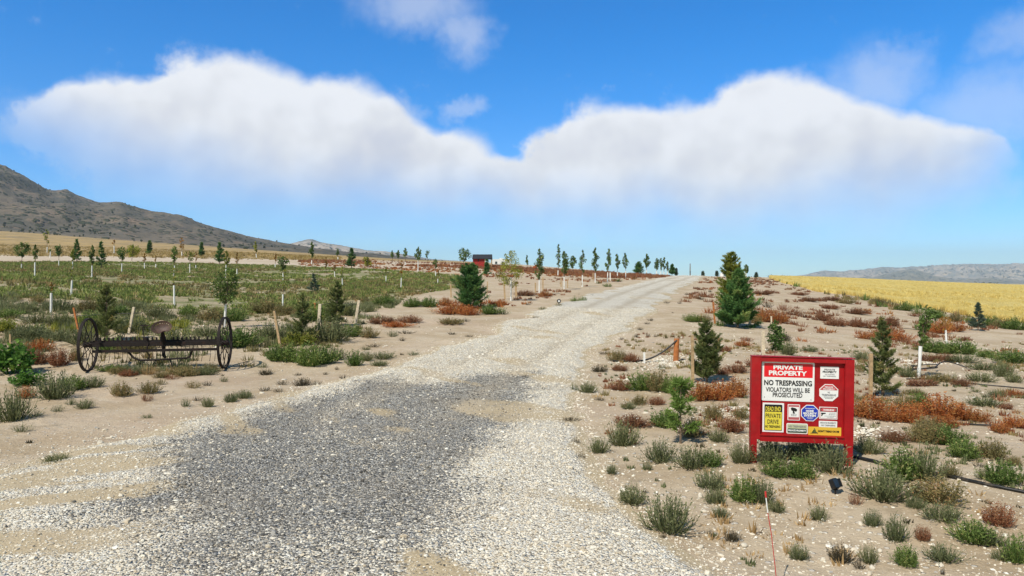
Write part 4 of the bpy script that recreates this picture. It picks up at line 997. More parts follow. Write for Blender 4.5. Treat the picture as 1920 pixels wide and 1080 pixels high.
# tie straps of the staked spruces
def strap(pts, label):
    P = []
    for X_, Y_, Xb, Yb in pts:
        g = gp(Xb, Yb); P.append((( X_ - CX) / F * g[1], g[1], CH + (HY - Y_) * g[1] / F))
    k = np.linspace(0, len(P) - 1, 16); P = np.array(P)
    Q = np.stack([np.interp(k, np.arange(len(P)), P[:, c]) for c in range(3)], 1); Q[:, 2] -= .03 * np.sin(np.linspace(0, math.pi, 16))
    mb = MB(); mb.tube(Q, .010, 5); o = mb.build('tie_strap', M['rope'], None); tag(o, label, 'strap')
strap([(138, 592, 150, 628), (200, 587, 150, 628)], 'dark strap from the leaning orange stake to the spruce behind the rake')
strap([(204, 587, 240, 626), (266, 586, 240, 626)], 'dark strap between the spruce behind the rake and its pale stake')
strap([(600, 571, 596, 622), (628, 566, 665, 607), (672, 571, 665, 607)], 'dark strap holding the taller orchard spruce between its stakes')

# solar spot lamp on a ground spike
g = gp(1566, 927); s_ = g[1] / F
lamp = empty('spot_light', (g[0], g[1], g[2]), math.radians(0)); tag(lamp, 'small black garden spotlight on a spike in the sand before the notice board', 'spotlight')
LAND['the black spotlight'] = (1566, 928, 16)
mb = MB(); mb.tube([(0, 0, -.12), (0, 0, .05)], [.004, .012], 6); mb.tube([(0, 0, .05), (0, 0, .055), (0, 0, .07)], [.03, .03, .012], 10); mb.build('spike', M['blackplastic'], lamp)
mb = MB(); mb.bar((-.03, 0, .06), (-.03, .0, .10), .01, .02, up=(0, 1, 0)); mb.bar((.03, 0, .06), (.03, .0, .10), .01, .02, up=(0, 1, 0)); mb.build('bracket', M['blackplastic'], lamp)
hd = empty('head', (0, 0, .105)); hd.parent = lamp; hd.scale = (.85, .85, .85); hd.rotation_euler = (math.radians(-28), 0, math.radians(24))
mb = MB(); mb.prism(rrect(-.012, .01, .085, .125, .02), -.035, .035); mb.build('housing', M['blackplastic'], hd)
mb = MB(); mb.prism(rrect(-.012, .01, .07, .108, .016), -.040, -.0352); mb.build('glass', M['lens'], hd)
mb = MB(); mb.prism(rrect(.068, .012, .070, .105, .006), -.012, .004); mb.build('solar_panel', M['blackplastic'], hd)
mb = MB(); mb.box((.031, 0.0, .012), (.008, .02, .09)); mb.build('hinge', M['steel'], hd)

# fibreglass marker rod close to the camera
g = gp(1457, 1100); d = g[1]; s_ = d / F
rod = empty('marker_rod', (g[0], g[1], g[2])); tag(rod, 'thin red fibreglass marker rod with a white band near the top', 'marker')
LAND['the red marker rod'] = (1446, 1075, 12)
def rp(X_, Y_): return ((X_ - 1457) * s_, 0, (1100 - Y_) * s_)
mb = MB(); mb.tube([(.012, 0, -.12), rp(1453, 1060), rp(1446, 1000), rp(1439.5, 962)], .0032, 6); mb.build('shaft', M['rodred'], rod)
mb = MB(); mb.tube([rp(1439.5, 962), rp(1436.2, 933)], .0042, 6); mb.build('white_band', M['rodwhite'], rod)
mb = MB(); mb.tube([rp(1436.2, 933), rp(1435.2, 922)], [.008, .007], 8); mb.build('tip', M['rodred'], rod)

# round marker beside the drive
g = gp(1048, 573); d = g[1]; s_ = d / F
rm = empty('round_marker', (g[0], g[1], g[2])); tag(rm, 'small round marker with dark ring and pale centre beside the drive', 'marker')
LAND['the round marker'] = (1049, 572, 8)
mb = MB(); mb.tube([(0, 0, -.1), (0, 0, 6 * s_)], .03, 6); mb.build('stem', M['blackplastic'], rm)
mb = MB(); mb.lathe([(2.0 * s_, -.03), (3.6 * s_, -.04), (3.9 * s_, 0), (3.6 * s_, .03), (2.0 * s_, .02)], 20, (0, 0, 8.5 * s_), axis='y'); mb.build('ring', M['blackplastic'], rm, True)
mb = MB(); mb.lathe([(.0001, -.02), (2.1 * s_, -.02), (2.1 * s_, .015), (.0001, .015)], 16, (0, 0, 8.5 * s_), axis='y'); mb.build('disc', M['signwhite'], rm)

# ------------------------------------------------------------------ far buildings
g = gp(904, 501.5); d = g[1]; s_ = d / F
shed = empty('red_shed', ((904 - CX) * s_, d, g[2])); tag(shed, 'small barn red wooden shed with dark roof and open porch', 'shed')
LAND['the red shed'] = (904, 500, 20)
zh = lambda Y_: CH + (HY - Y_) * s_ - g[2]
xw0, xw1, xr0, xr1 = (886.5 - 904) * s_, (909 - 904) * s_, (885.5 - 904) * s_, (922.5 - 904) * s_
ze, zt = zh(484.6), zh(476.8); dp = 3.0
mb = MB(); mb.box(((xw0 + xw1) / 2, dp / 2, (ze - .6) / 2), (xw1 - xw0, dp, ze + .6)); 
for sx_ in (xw0 + .02, xw1 - .02): mb.tris(np.array([[(sx_, 0, ze), (sx_, dp, ze), (sx_, dp / 2, zt - .1)]]))
mb.build('wall', M['shedred'], shed)
mb = MB()
for y0, y1 in ((-.35, dp / 2), (dp + .35, dp / 2)): mb.bar(((xr0 + xr1) / 2, y0, ze - .08), ((xr0 + xr1) / 2, y1, zt), xr1 - xr0, .09)
mb.build('roof', M['roofdark'], shed)
mb = MB(); mb.box(((897.2 - 904) * s_, -.03, zh(487.5)), (2.2 * s_, .08, 4.5 * s_)); mb.build('window', M['roofdark'], shed)
mb = MB(); mb.box(((909.7 - 904) * s_, -.03, (ze - .5) / 2), (.16, .16, ze + .5)); mb.build('corner_post', M['wood_pale'], shed)
mb = MB()
for px_ in (921.3,):
    for yq in (-.1, dp): mb.box(((px_ - 904) * s_, yq, (ze - .6) / 2), (.14, .14, ze + .4))
mb.build('porch_post', M['wood'], shed)
mb = MB(); mb.box(((913 - 904) * s_, dp / 2 + .8, ze / 2 - .6), (4.5 * s_, .3, ze * .7)); mb.build('porch_back', M['roofdark'], shed)

g = gp(940, 500.5); d = g[1] + 6; s_ = d / F
tr = empty('white_trailer', ((940 - CX) * s_, d, float(hgt((940 - CX) * s_, d)))); tag(tr, 'white travel trailer behind the yellowing tree right of the shed', 'trailer')
h0 = CH + (HY - 486.2) * s_ - tr.location.z; h1 = CH + (HY - 497.5) * s_ - tr.location.z
mb = MB(); o_ = rrect(0, (h0 + max(h1, .4)) / 2, 34 * s_, h0 - max(h1, .4), .25, 4); mb.prism(o_, -1.1, 1.1); mb.build('body', M['trailerwhite'], tr)
mb = MB(); mb.prism(rrect(-9.5 * s_, h0 - .75, 4.0 * s_, .5, .05, 3), -1.13, -1.101); mb.build('window', M['lens'], tr)
mb = MB(); mb.prism(rrect(3 * s_, h0 - .75, 4.5 * s_, .5, .05, 3), -1.13, -1.101); mb.build('window', M['lens'], tr)
for q in (-.5, .5):
    mb = MB(); mb.lathe([(.12, -.1), (.33, -.1), (.33, .1), (.12, .1), (.12, -.1)], 16, (q, -.95, .33), axis='y'); mb.build('wheel', M['rubber'], tr)
mb = MB(); mb.box((0, -.6, h0 + .08), (.9, .6, .2)); mb.build('roof_vent', M['trailerwhite'], tr)

g = gp(1003, 506); d = g[1]; s_ = d / F
tk = empty('farm_machine', (g[0], g[1], g[2])); tag(tk, 'orange red farm machine half hidden behind a tree at the field edge', 'farm machine')
mb = MB(); mb.box((-.3 * s_, 0, 5.2 * s_), (6 * s_, 1.1, 3.6 * s_)); mb.box((1.5 * s_, 0, 7.8 * s_), (3.2 * s_, 1.0, 3 * s_)); mb.build('body', M['orangepaint'], tk)
mb = MB(); mb.box((1.5 * s_, 0, 9.7 * s_), (4 * s_, 1.2, .8 * s_)); mb.build('canopy', M['orangepaint'], tk)
for q, r in ((-2.6, 1.5), (2.2, 2.2)):
    for yq in (-.6, .6):
        mb = MB(); mb.lathe([(.3 * r * s_, -.12), (r * s_, -.12), (r * s_, .12), (.3 * r * s_, .12), (.3 * r * s_, -.12)], 14, (q * s_, yq, r * s_), axis='y'); mb.build('wheel', M['rubber'], tk)

g = gp(1354, 518); d = g[1]; s_ = d / F
wt = empty('white_tank', (g[0], g[1], g[2])); tag(wt, 'white domed tank on the skyline left of the big right hand pine', 'tank')
mb = MB(); mb.lathe([(4.3 * s_, -.3), (4.3 * s_, 3.2 * s_), (3.6 * s_, 5.5 * s_), (2.2 * s_, 7 * s_), (.7 * s_, 7.6 * s_)], 20); mb.build('shell', M['trailerwhite'], wt, True)
mb = MB(); mb.lathe([(.8 * s_, 7.2 * s_), (.8 * s_, 8.2 * s_), (.01, 8.3 * s_)], 10); mb.build('lid', M['signgrey'], wt)

g = gp(1294, 517.5); d = g[1]; s_ = d / F
po = empty('utility_pole', (g[0], g[1], g[2])); tag(po, 'thin dark utility pole at the end of the drive', 'pole')
mb = MB(); mb.tube([(0, 0, -.5), (0, 0, 23.5 * s_)], [.11, .08], 8); mb.build('shaft', M['bark'], po)
mb = MB(); mb.box((0, 0.02, 7 * s_), (1.6 * s_, .24, 4 * s_)); mb.build('meter_box', M['blackplastic'], po)

g = gp(1456, 520); d = g[1]; s_ = d / F
n_ = 240; a = R.uniform(0, 6.28, n_); q = np.sqrt(R.random(n_))
mb = MB(); V_ = []
for i_ in range(9):
    t_ = i_ / 8; V_.append((8 * s_ * math.cos(t_ * math.pi / 2) ** .8 + .01, 4.6 * s_ * math.sin(t_ * math.pi / 2)))
mb.lathe(V_, 24); mb.v[0][:, :2] *= 1 + .15 * fbm(mb.v[0][:, 0] * 2, mb.v[0][:, 2] * 3 + mb.v[0][:, 1])[:, None]
o = mb.build('straw_heap', M['strawmound'], None, True); o.location = (g[0], g[1], g[2] - .1); tag(o, 'pale straw heap between dark bushes at the top of the wheat field', 'heap')

# ------------------------------------------------------------------ weeds and shrubs
def shrub_mesh(name, kind, n, leaf_n, seed, flat=False):
    """a clump of unit width and unit height: stems that arch out of one root, each carrying small leaves"""
    global R
    keep = R; R = np.random.default_rng(seed)
    mb = MB()
    a = R.uniform(0, 2 * math.pi, n); q = np.sqrt(R.random(n)) * (0.98 if not flat else 1.0)
    lob = 1 + .22 * np.cos(a * 2 + R.uniform(0, 6)) + .14 * np.cos(a * 3 + R.uniform(0, 6))
    b = np.stack([np.cos(a) * q * .20, np.sin(a) * q * .20, np.full(n, -.03)], 1)
    tipz = np.sqrt(np.clip(1 - (q * .92) ** 2, .05, 1)) * R.uniform(.55, 1.06, n)
    tip = np.stack([np.cos(a + R.normal(0, .25, n)) * q * .5 * lob * R.uniform(.75, 1.1, n), np.sin(a + R.normal(0, .25, n)) * q * .5 * lob * R.uniform(.75, 1.1, n), tipz], 1)
    midp = b * .45 + tip * .55 + np.stack([np.cos(a) * q * .06, np.sin(a) * q * .06, -.06 * q], 1)
    prm = {'sage': (.020, .085, .022, .35), 'green': (.022, .10, .030, .6), 'rust': (.012, .055, .026, .9), 'dry': (.016, .05, .012, .3), 'dark': (.024, .07, .03, .5), 'lush': (.016, .15, .085, .9)}
    wd, ll, lw, spread = prm[kind]
    w3 = R.uniform(0, math.pi, n); side = np.stack([np.cos(w3), np.sin(w3), np.zeros(n)], 1) * wd * R.uniform(.7, 1.2, (n, 1)) / 2
    rn = np.clip(R.normal(.42, .2, n), 0, 1)
    mb.quads(np.stack([b - side, b + side, midp + side * .8, midp - side * .8], 1), np.clip(rn - .15, 0, 1))
    mb.tris(np.stack([midp - side * .8, midp + side * .8, tip], 1), rn)
    if leaf_n:
        t_ = R.uniform(.25, 1.0, (n, leaf_n, 1))
        pos_ = np.where(t_ < .55, b[:, None] + (midp - b)[:, None] * t_ / .55, midp[:, None] + (tip - midp)[:, None] * (t_ - .55) / .45)
        d0 = (tip - b); d0 /= np.linalg.norm(d0, axis=1)[:, None]
        d = d0[:, None] + R.normal(0, spread, (n, leaf_n, 3)); d /= np.linalg.norm(d, axis=2)[..., None]
        s = np.cross(d, R.normal(0, 1, d.shape)); s /= np.linalg.norm(s, axis=2)[..., None] + 1e-9
        L = ll * R.uniform(.6, 1.3, (n, leaf_n, 1)); p0 = pos_
        m_ = p0 + d * L * .5; e = p0 + d * L; s = s * lw / 2
        mb.quads(np.stack([p0, m_ + s, e, m_ - s], 2).reshape(-1, 4, 3), np.clip(np.repeat(rn, leaf_n) + R.normal(.06, .2, n * leaf_n), 0, 1))
    R = keep
    return mb.mesh(name, M[KM[kind]])
KM = {'sage': 'sage', 'green': 'green', 'rust': 'rust', 'dry': 'dry', 'dark': 'dark', 'lush': 'lush'}
SPECIES = {  # species -> (mesh kind, material, name, category, words)
 'sage': ('sage', 'sage', 'sagebrush', 'shrub', 'grey green sagebrush'), 'green': ('green', 'green', 'green_weed', 'weed', 'bushy green weed'),
 'rust': ('rust', 'rust', 'rusty_weed', 'weed', 'rust red weed'), 'brick': ('rust', 'brick', 'brown_weed', 'weed', 'dull red brown weed'),
 'olive': ('rust', 'olive', 'olive_weed', 'weed', 'olive brown weed'), 'dry': ('dry', 'dry', 'straw_tuft', 'grass tuft', 'straw coloured dry grass'),
 'dark': ('dark', 'dark', 'dark_weed', 'weed', 'dark brown weed'), 'lush': ('lush', 'lush', 'leafy_bush', 'bush', 'leafy bright green bush'), 'yellow': ('green', 'yellow', 'yellow_weed', 'weed', 'yellow green weed')}
_sm = {}
def shrub_variants(sp, hi):
    key = (sp, hi)
    if key not in _sm:
        kind, mat, nm, _, _ = SPECIES[sp]; out = []
        for v in range(4 if hi else 5):
            n, ln = {'sage': (150, 7), 'green': (170, 8), 'rust': (170, 16), 'dry': (150, 3), 'dark': (110, 6), 'lush': (60, 12)}[kind]
            if not hi: n, ln = int(n * .42), int(ln * .8)
            me = shrub_mesh(nm, kind, n, ln, 100 + v * 7 + hash_(sp) + (50 if hi else 0)); me.materials.clear(); me.materials.append(M[mat]); out.append(me)
        _sm[key] = out
    return _sm[key]
def hash_(s): return sum(ord(c) * (i + 3) for i, c in enumerate(s)) % 997

SHRUBS = []     # (object, species, size word, X, Y)
def shrub(X, Y, wpx, hpx, sp, grow=1.12, auto=True):
    g = gp(X, Y); d = g[1]; w_ = wpx * d / F * grow; h_ = hpx * d / F * grow
    me = random.choice(shrub_variants(sp, wpx > 26))
    o = link(SPECIES[sp][2], me); cy = w_ * .30
    x, y = g[0], d + cy * .6
    o.location = (x, y, float(hgt(x, y))); o.rotation_euler = (0, 0, random.uniform(0, 6.28)); k_ = random.uniform(1.05, 1.35); o.scale = (w_ * k_, w_ * random.uniform(.8, 1.0) * k_, h_ * random.uniform(.92, 1.08))
    real = w_
    size = 'tiny' if real < .17 else 'small' if real < .32 else 'medium' if real < .62 else 'large'
    SHRUBS.append((o, sp, size, X, Y)); return o

S_, Gn, Ru, Br, Ol, Dr, Dk = 'sage', 'green', 'rust', 'brick', 'olive', 'dry', 'dark'
near = [
 (1256,1002,78,72,S_),(1187,948,54,38,S_),(1123,850,42,30,S_),(1170,838,62,46,S_),(1240,869,58,42,S_),(1300,880,66,42,S_),(1335,876,42,30,Gn),(1215,882,17,18,S_),(1148,890,27,20,S_),(1335,919,55,36,S_),(1344,947,42,30,S_),
 (1398,944,50,44,Gn),(1430,946,48,50,S_),(1353,972,32,20,S_),(1374,1016,28,22,Dk),(1332,1008,15,16,Dk),(1244,1011,16,14,Dk),(1141,1040,30,14,Dk),(1095,945,16,11,Dk),(1088,864,24,18,Dk),(1080,834,20,15,Dk),(1091,985,14,8,Dk),
 (1188,920,14,9,Dk),(1210,926,14,10,Dk),(1047,893,14,7,Dk),(1568,890,88,60,S_),(1507,899,52,40,Gn),(1460,896,46,32,Gn),(1450,874,62,44,S_),(1393,870,44,46,S_),(1530,872,60,40,S_),(1633,852,56,34,S_),(1700,903,80,56,Gn),(1738,903,72,66,S_),
 (1665,942,95,62,S_),(1768,946,92,48,Ol),(1775,981,64,38,S_),(1722,955,34,22,S_),(1606,947,25,22,Br),(1538,977,34,28,S_),(1638,988,32,32,S_),(1685,1018,52,52,S_),(1733,1016,30,28,Br),(1880,990,55,45,Br),(1832,1022,62,44,Gn),(1862,1026,44,32,S_),
 (1912,1058,46,54,Gn),(1880,1052,28,20,S_),(1500,1052,38,32,S_),(1580,1058,42,34,Dk),(1613,1069,23,25,Dk),(1632,1058,32,36,S_),(1703,1064,40,40,Gn),(1775,1056,62,32,S_),(1769,1079,10,16,Dk),(1740,832,62,38,Ol),(1785,836,60,36,Gn),
 (1815,860,60,34,Gn),(1868,862,58,32,Ol),(1890,912,60,44,Gn),(1855,902,44,24,S_),(1786,897,34,26,Ol),(1680,830,45,22,Br),(1457,962,34,22,S_),(1838,876,24,8,Dk),(1905,872,28,16,Ol),
 (1645,787,66,44,Ru),(1680,792,52,36,Ru),(1714,795,56,38,Ru),(1770,784,72,40,Ru),(1812,788,48,28,Ru),(1840,792,40,20,Ru),(1775,802,60,24,Ru),(1727,768,40,34,Gn),(1610,782,42,28,Ru),(1750,818,64,36,Ol),(1700,768,40,30,Ol),(1905,803,40,24,Ru),(1880,812,36,18,Ru),
 (1855,763,60,20,S_),(1872,746,34,16,S_),(1831,736,18,10,S_),(1846,717,52,20,S_),(1885,707,34,32,S_),(1848,694,46,16,S_),(1905,718,32,18,S_),(1808,664,58,27,Gn),(1755,662,52,24,Gn),(1778,664,36,22,Gn),(1900,682,46,28,Gn),(1856,671,34,14,Gn),
 (1745,678,36,13,Br),(1775,678,38,15,Br),(1812,681,52,17,S_),(1704,708,34,22,S_),(1765,716,45,15,Ol),(1787,716,26,20,S_),(1807,725,32,16,Br),(1735,724,54,14,Br),(1617,676,28,19,S_),(1615,699,26,18,Ol),(1610,752,24,14,Ol),(1720,742,34,12,Ol),(1905,742,30,12,Ru),(1890,768,28,12,Br),
 (1206,733,46,34,Gn),(1236,735,50,40,Ol),(1262,738,44,36,Gn),(1318,752,56,38,Ru),(1352,752,48,36,Ru),(1382,746,44,36,Ru),(1165,733,44,18,Br),(1077,734,18,18,S_),(1103,737,33,21,S_),(1125,698,30,14,Dk),(1163,696,30,11,Br),(1132,665,16,8,Dk),
 (1158,678,34,22,Ol),(1186,679,32,16,Br),(1180,768,30,16,S_),(1200,760,36,17,Ol),(1232,760,36,17,Br),(1125,752,22,9,Dk),(1375,812,52,28,Br),(1338,788,42,30,Ol),(1186,802,54,24,Br),(1248,803,48,34,Gn),(1297,820,40,36,Ol),(1068,793,32,10,Dk),(986,714,20,11,Dk),
 (1055,690,20,8,Dk),(1241,692,18,11,S_),(1300,604,30,16,Gn),(1350,830,44,24,S_),(1390,786,30,20,Ol),
 (1220,602,12,7,Dk),(1213,608,13,6,Dk),(1200,619,14,7,Dk),(1193,633,13,8,Dk),(1215,632,10,7,Dk),(1229,632,10,6,Dk),(1166,637,12,5,Dk),(1264,633,8,5,Dk),(1314,562,14,8,Dk),(1332,548,10,6,Dk),(1250,569,10,6,Dk),(1275,570,10,6,Dk),(1309,542,10,5,Dk),(1288,553,9,5,Dk),
 (14,702,62,56,'lush'),(45,724,54,28,'lush'),(95,750,76,50,S_),(14,792,64,62,S_),(45,748,30,22,Ru),(130,732,50,28,Gn),(168,728,46,22,S_),(222,744,46,25,Ol),(275,739,42,22,Ol),(155,767,28,17,S_),(131,760,18,14,S_),(105,773,24,15,S_),(63,782,26,14,S_),(38,811,26,16,S_),
 (347,763,22,17,S_),(369,752,17,11,Dk),(387,764,28,18,S_),(432,755,30,19,S_),(456,748,28,17,S_),(273,785,22,9,S_),(274,753,26,14,Br),(72,659,40,22,Ru),(62,684,44,26,Br),(105,687,46,32,Br),(140,678,30,28,Ol),(345,706,44,20,Ol),(380,704,40,18,S_),(235,698,32,14,S_),(203,697,34,13,Gn),
 (275,703,36,20,Dr),(417,717,20,12,S_),(388,724,20,10,Dk),(360,728,26,17,Ol),(100,869,42,17,S_),(320,712,26,12,Br),(300,722,24,12,Ol),
 (515,678,36,36,Gn),(545,680,40,36,Gn),(575,688,54,44,Gn),(605,684,44,36,Gn),(626,676,36,28,S_),(664,687,28,28,Gn),(686,678,28,20,S_),(717,675,46,14,S_),(710,687,34,11,S_),(495,704,30,13,Dk),(529,722,20,11,Dk),(566,724,28,16,Dk),(590,722,22,9,Dk),(497,734,24,10,Dk),(521,736,18,10,Dk),
 (645,711,22,9,Dk),(557,705,18,6,Dk),(610,703,12,6,Dk),(631,694,11,8,Dk),(685,657,18,9,S_),(773,667,22,7,S_),(754,640,18,8,Dk),(620,632,46,26,Ol),(655,632,40,24,Gn),(690,634,34,20,Ol),(735,632,24,13,S_),(760,626,26,9,Dk),(700,652,22,9,Dk),(530,660,22,9,S_),(490,690,24,11,S_),
 (717,573,38,19,Gn),(772,576,36,18,Gn),(804,576,34,18,Gn),(848,590,62,23,Ru),(880,592,36,18,Ru),(835,574,34,16,Ru),(715,608,54,14,Br),(765,606,50,14,Br),(742,614,44,10,Ru),(920,590,34,18,Gn),(942,590,26,12,S_),(1078,567,20,11,Gn),(1094,566,18,11,Gn),(935,573,32,9,Ru),(905,578,24,8,Ol),(985,555,36,11,Br),(1022,556,30,10,Ru),
 (1018,581,20,7,S_),(845,608,50,12,Ol),(873,604,18,8,Dk),(1047,576,20,8,Ol),(846,628,18,6,Dk),(880,632,14,5,Dk),(1110,556,11,5,Dk),(1140,538,18,7,Gn),(1122,532,14,6,S_),(1160,528,14,6,Gn),(1190,524,12,5,Ol),(660,678,18,8,Dk),(990,572,12,5,Dk),(1005,598,16,6,Dk),
 (1352,580,20,10,Br),(1330,588,22,12,Ru),(1318,604,30,14,Ol),(1352,612,26,14,Gn),(1434,604,46,26,Ru),(1462,606,40,24,Ru),(1415,606,30,16,Ol),(1440,577,22,16,Dk),(1470,583,24,14,Br),(1495,592,26,14,Br),(1432,553,40,9,Br),(1450,550,24,7,Br),(1404,530,18,5,Br),(1425,531,22,6,Br),
 (1473,640,32,14,Dk),(1480,666,40,28,S_),(1400,640,26,9,Br),(1360,660,30,12,Br),(1395,650,30,10,Ru),(1430,690,46,22,Br),(1385,700,36,18,Br),(1356,703,30,14,Br),(1520,660,28,10,S_),(1660,634,50,18,Ru),(1690,640,46,20,Ru),(1625,636,30,12,Ru),(1570,612,40,16,Br),(1545,602,36,14,Br),(1610,614,44,18,Br),(1665,612,56,20,Br),
 (1744,622,40,26,Ol),(1768,626,40,24,Ru),(1795,622,36,18,Ru),(1718,594,24,10,Br),(1560,580,34,10,Br),(1610,590,40,12,Br),(1520,566,40,9,Br),(1560,564,36,9,Br),(1590,570,34,11,Ol),(1500,554,30,7,Br),
 (1650,571,30,14,'olive'),(1700,583,32,16,Gn),(1727,590,26,16,Gn),(1760,598,30,16,Gn),(1795,604,32,18,Ol),(1820,606,26,16,Gn),(1860,612,34,20,Gn),(1885,616,34,20,Ol),(1908,619,36,24,Gn),(1596,562,24,9,Ol),(1565,548,22,8,Dk),(1540,545,16,6,Dk),(1625,563,26,10,Gn),
 (1448,860,54,36,S_),(1492,862,54,38,S_),(1545,860,54,38,S_),(1515,852,44,30,Ol),
 (215,702,40,14,Ol),(255,703,40,14,S_),(330,702,44,15,Ol),(392,698,36,14,Ol),(238,706,30,12,Br),(300,709,34,12,Ol),
 (1446,519,12,6,Dk),(1470,521,14,6,Dk),(1484,524,12,4,Dk),
]
for a in near: shrub(*a)

# random weed clumps of the orchard floor on the left and of the dry ground on the right, each a plant of its own
def scatter_region(px, n, kinds, wr, hr, gap=0.8, seed=1):
    rr = random.Random(seed); out = []; X0 = min(p[0] for p in px); X1 = max(p[0] for p in px); Y0 = min(p[1] for p in px); Y1 = max(p[1] for p in px)
    P = np.array(px, float); tries = 0
    while len(out) < n and tries < n * 60:
        tries += 1; X = rr.uniform(X0, X1); Y = Y0 + (Y1 - Y0) * rr.random() ** 1.25
        if not inside(np.array([[X, Y]]), P)[0]: continue
        sc = (Y - 500) / 100.0; w_ = rr.uniform(*wr) * sc
        if any(abs(X - a) < gap * (w_ + b) / 2 and abs(Y - c) < .25 * (w_ + b) for a, c, b in out): continue
        out.append((X, Y, w_)); shrub(X, Y, w_, w_ * rr.uniform(*hr), rr.choices([k for k, _ in kinds], [p for _, p in kinds])[0])
scatter_region([(0, 560), (330, 582), (560, 588), (690, 575), (690, 600), (640, 640), (480, 670), (440, 660), (0, 665)], 44, [(S_, 5), (Ol, 3), (Gn, 3), ('yellow', 1), (Br, 2)], (34, 62), (.38, .6), .75, 3)

# ---- ground cover too dense to count
def cover(name, mat, n, px, label, dens_fn=None, wr=(.3, .7), hr=(.2, .4), nb=14, wd=.07, yr=(18, 120), rnd=(.45, .2), seed=0, cat='weeds'):
    P = warp(poly_ground(px)); lo, hi = P.min(0), P.max(0); keepx = []
    u = R.uniform(lo[0], hi[0], n * 4); l = R.uniform(lo[1], hi[1], n * 4); y = np.exp(l)
    acc = R.random(n * 4) < np.clip((y / y.max()) ** 1.2 + .12, 0, 1)
    u, y = u[acc], y[acc]; x = u * y
    k = inside(warp(np.stack([x, y], -1)), P)
    if dens_fn is not None: k &= R.random(len(x)) < dens_fn(x, y)
    x, y = x[k][:n], y[k][:n]
    k = road_t(x, y) < -0.5; x, y = x[k], y[k]
    ws = R.uniform(*wr, len(x)); mb = blades(x, y, hgt(x, y), nb, ws / 2, ws * R.uniform(*hr, len(x)) / .5 * .5 * 1.0, np.clip(wd * (y / 40) ** .6, .03, .16), rnd[0], rnd[1], base_spread=.5)
    o = mb.build(name, M[mat]); tag(o, label, cat, kind='stuff'); return len(x)
band = [(-300, 493), (0, 491), (200, 490), (400, 494), (560, 499), (700, 504), (865, 517), (872, 538), (780, 553), (740, 563), (650, 578), (540, 584), (440, 592), (330, 582), (210, 566), (90, 562), (0, 560), (-300, 580)]
nz = lambda f, a, b, o=0: (lambda x, y: smooth(a, b, fbm(x * f + o, y * f * .7 + o, 3)))
cover('green_ground_cover', 'cover', 12500, band, 'low green weeds growing thick between the rows of saplings', nz(.26, -.38, .12), (.4, 1.0), (.20, .36), 12, .10, rnd=(.45, .22))
cover('olive_ground_cover', 'olive', 4200, band, 'brownish weeds mixed among the green cover of the orchard', nz(.12, -.1, .3, 9), (.4, 1.0), (.25, .4), 12, .09)
left_mid = [(-200, 556), (0, 556), (210, 564), (330, 580), (540, 582), (650, 574), (760, 560), (720, 590), (690, 620), (640, 650), (500, 685), (300, 700), (0, 690), (-200, 700)]
cover('sage_ground_cover', 'sage', 2800, left_mid, 'scattered low grey green weeds on the sand of the orchard', nz(.35, -.05, .3, 4), (.25, .7), (.35, .6), 26, .045, rnd=(.5, .2))
cover('brown_ground_cover', 'olive', 1300, left_mid, 'scattered low olive brown weeds on the sand of the orchard', nz(.3, .1, .4, 14), (.25, .6), (.3, .5), 26, .04)
cover('yellow_ground_cover', 'yellow', 520, [(-50, 570), (180, 590), (440, 640), (560, 640), (560, 670), (420, 660), (60, 620), (-50, 610)], 'patches of yellow green weeds near the hay rake', nz(.4, .1, .4, 24), (.3, .7), (.4, .7), 26, .045)
rust_l = [(560, 491), (700, 487), (860, 497), (1010, 507), (1150, 514), (1262, 515), (1240, 522), (1120, 534), (1060, 560), (960, 575), (840, 585), (880, 540), (865, 517), (700, 503), (560, 498)]
cover('brown_tree_cover', 'brick', 2600, rust_l, 'dull brown weeds under the trees left of the drive', nz(.20, -.05, .35, 13), (.3, .9), (.25, .45), 14, .08)
cover('rusty_ground_cover', 'rust', 2400, rust_l, 'rust red weeds under the trees left of the drive', nz(.14, -.1, .35, 3), (.4, 1.1), (.3, .5), 14, .09)
cover('dark_ground_cover', 'brick', 2200, [(560, 487), (860, 494), (1010, 504), (1150, 511), (1264, 514.5), (1250, 521), (1150, 522), (1000, 512), (850, 502), (560, 492)], 'dark red brown weeds along the crest left of the drive', nz(.07, -.25, .25, 8), (.5, 1.2), (.4, .6), 12, .11)
right_far = [(1322, 519), (1440, 520), (1530, 548), (1650, 566), (1800, 592), (1960, 610), (2400, 640), (2400, 690), (1960, 660), (1700, 655), (1480, 640), (1340, 600), (1270, 580), (1300, 545)]
cover('red_ground_cover', 'brick', 3600, right_far, 'dull red weeds scattered on the sand right of the drive', nz(.30, .02, .40, 21), (.3, .9), (.3, .5), 20, .06)
cover('rusty_patch_cover', 'rust', 1500, right_far, 'bright rust weeds scattered on the sand right of the drive', nz(.26, .12, .45, 31), (.3, .8), (.3, .5), 20, .055)
margin = [(1445, 521), (1475, 530), (1540, 548), (1600, 556), (1660, 566), (1720, 578), (1800, 594), (1930, 610), (2380, 642), (2380, 656), (1930, 624), (1800, 606), (1700, 588), (1600, 566), (1520, 549), (1460, 529)]
cover('field_margin_weeds', 'olive', 900, margin, 'green brown weeds along the edge of the wheat field', nz(.3, -.3, .2, 41), (.5, 1.1), (.5, .8), 16, .08)
cover('field_margin_green', 'green', 330, margin, 'green weeds along the edge of the wheat field', nz(.3, -.2, .25, 47), (.5, 1.1), (.5, .9), 16, .08)
near_r = [(1060, 640), (1300, 620), (1500, 640), (1960, 640), (2450, 660), (2450, 900), (1960, 830), (1600, 830), (1400, 800), (1300, 830), (1100, 840), (1090, 760), (1110, 690)]
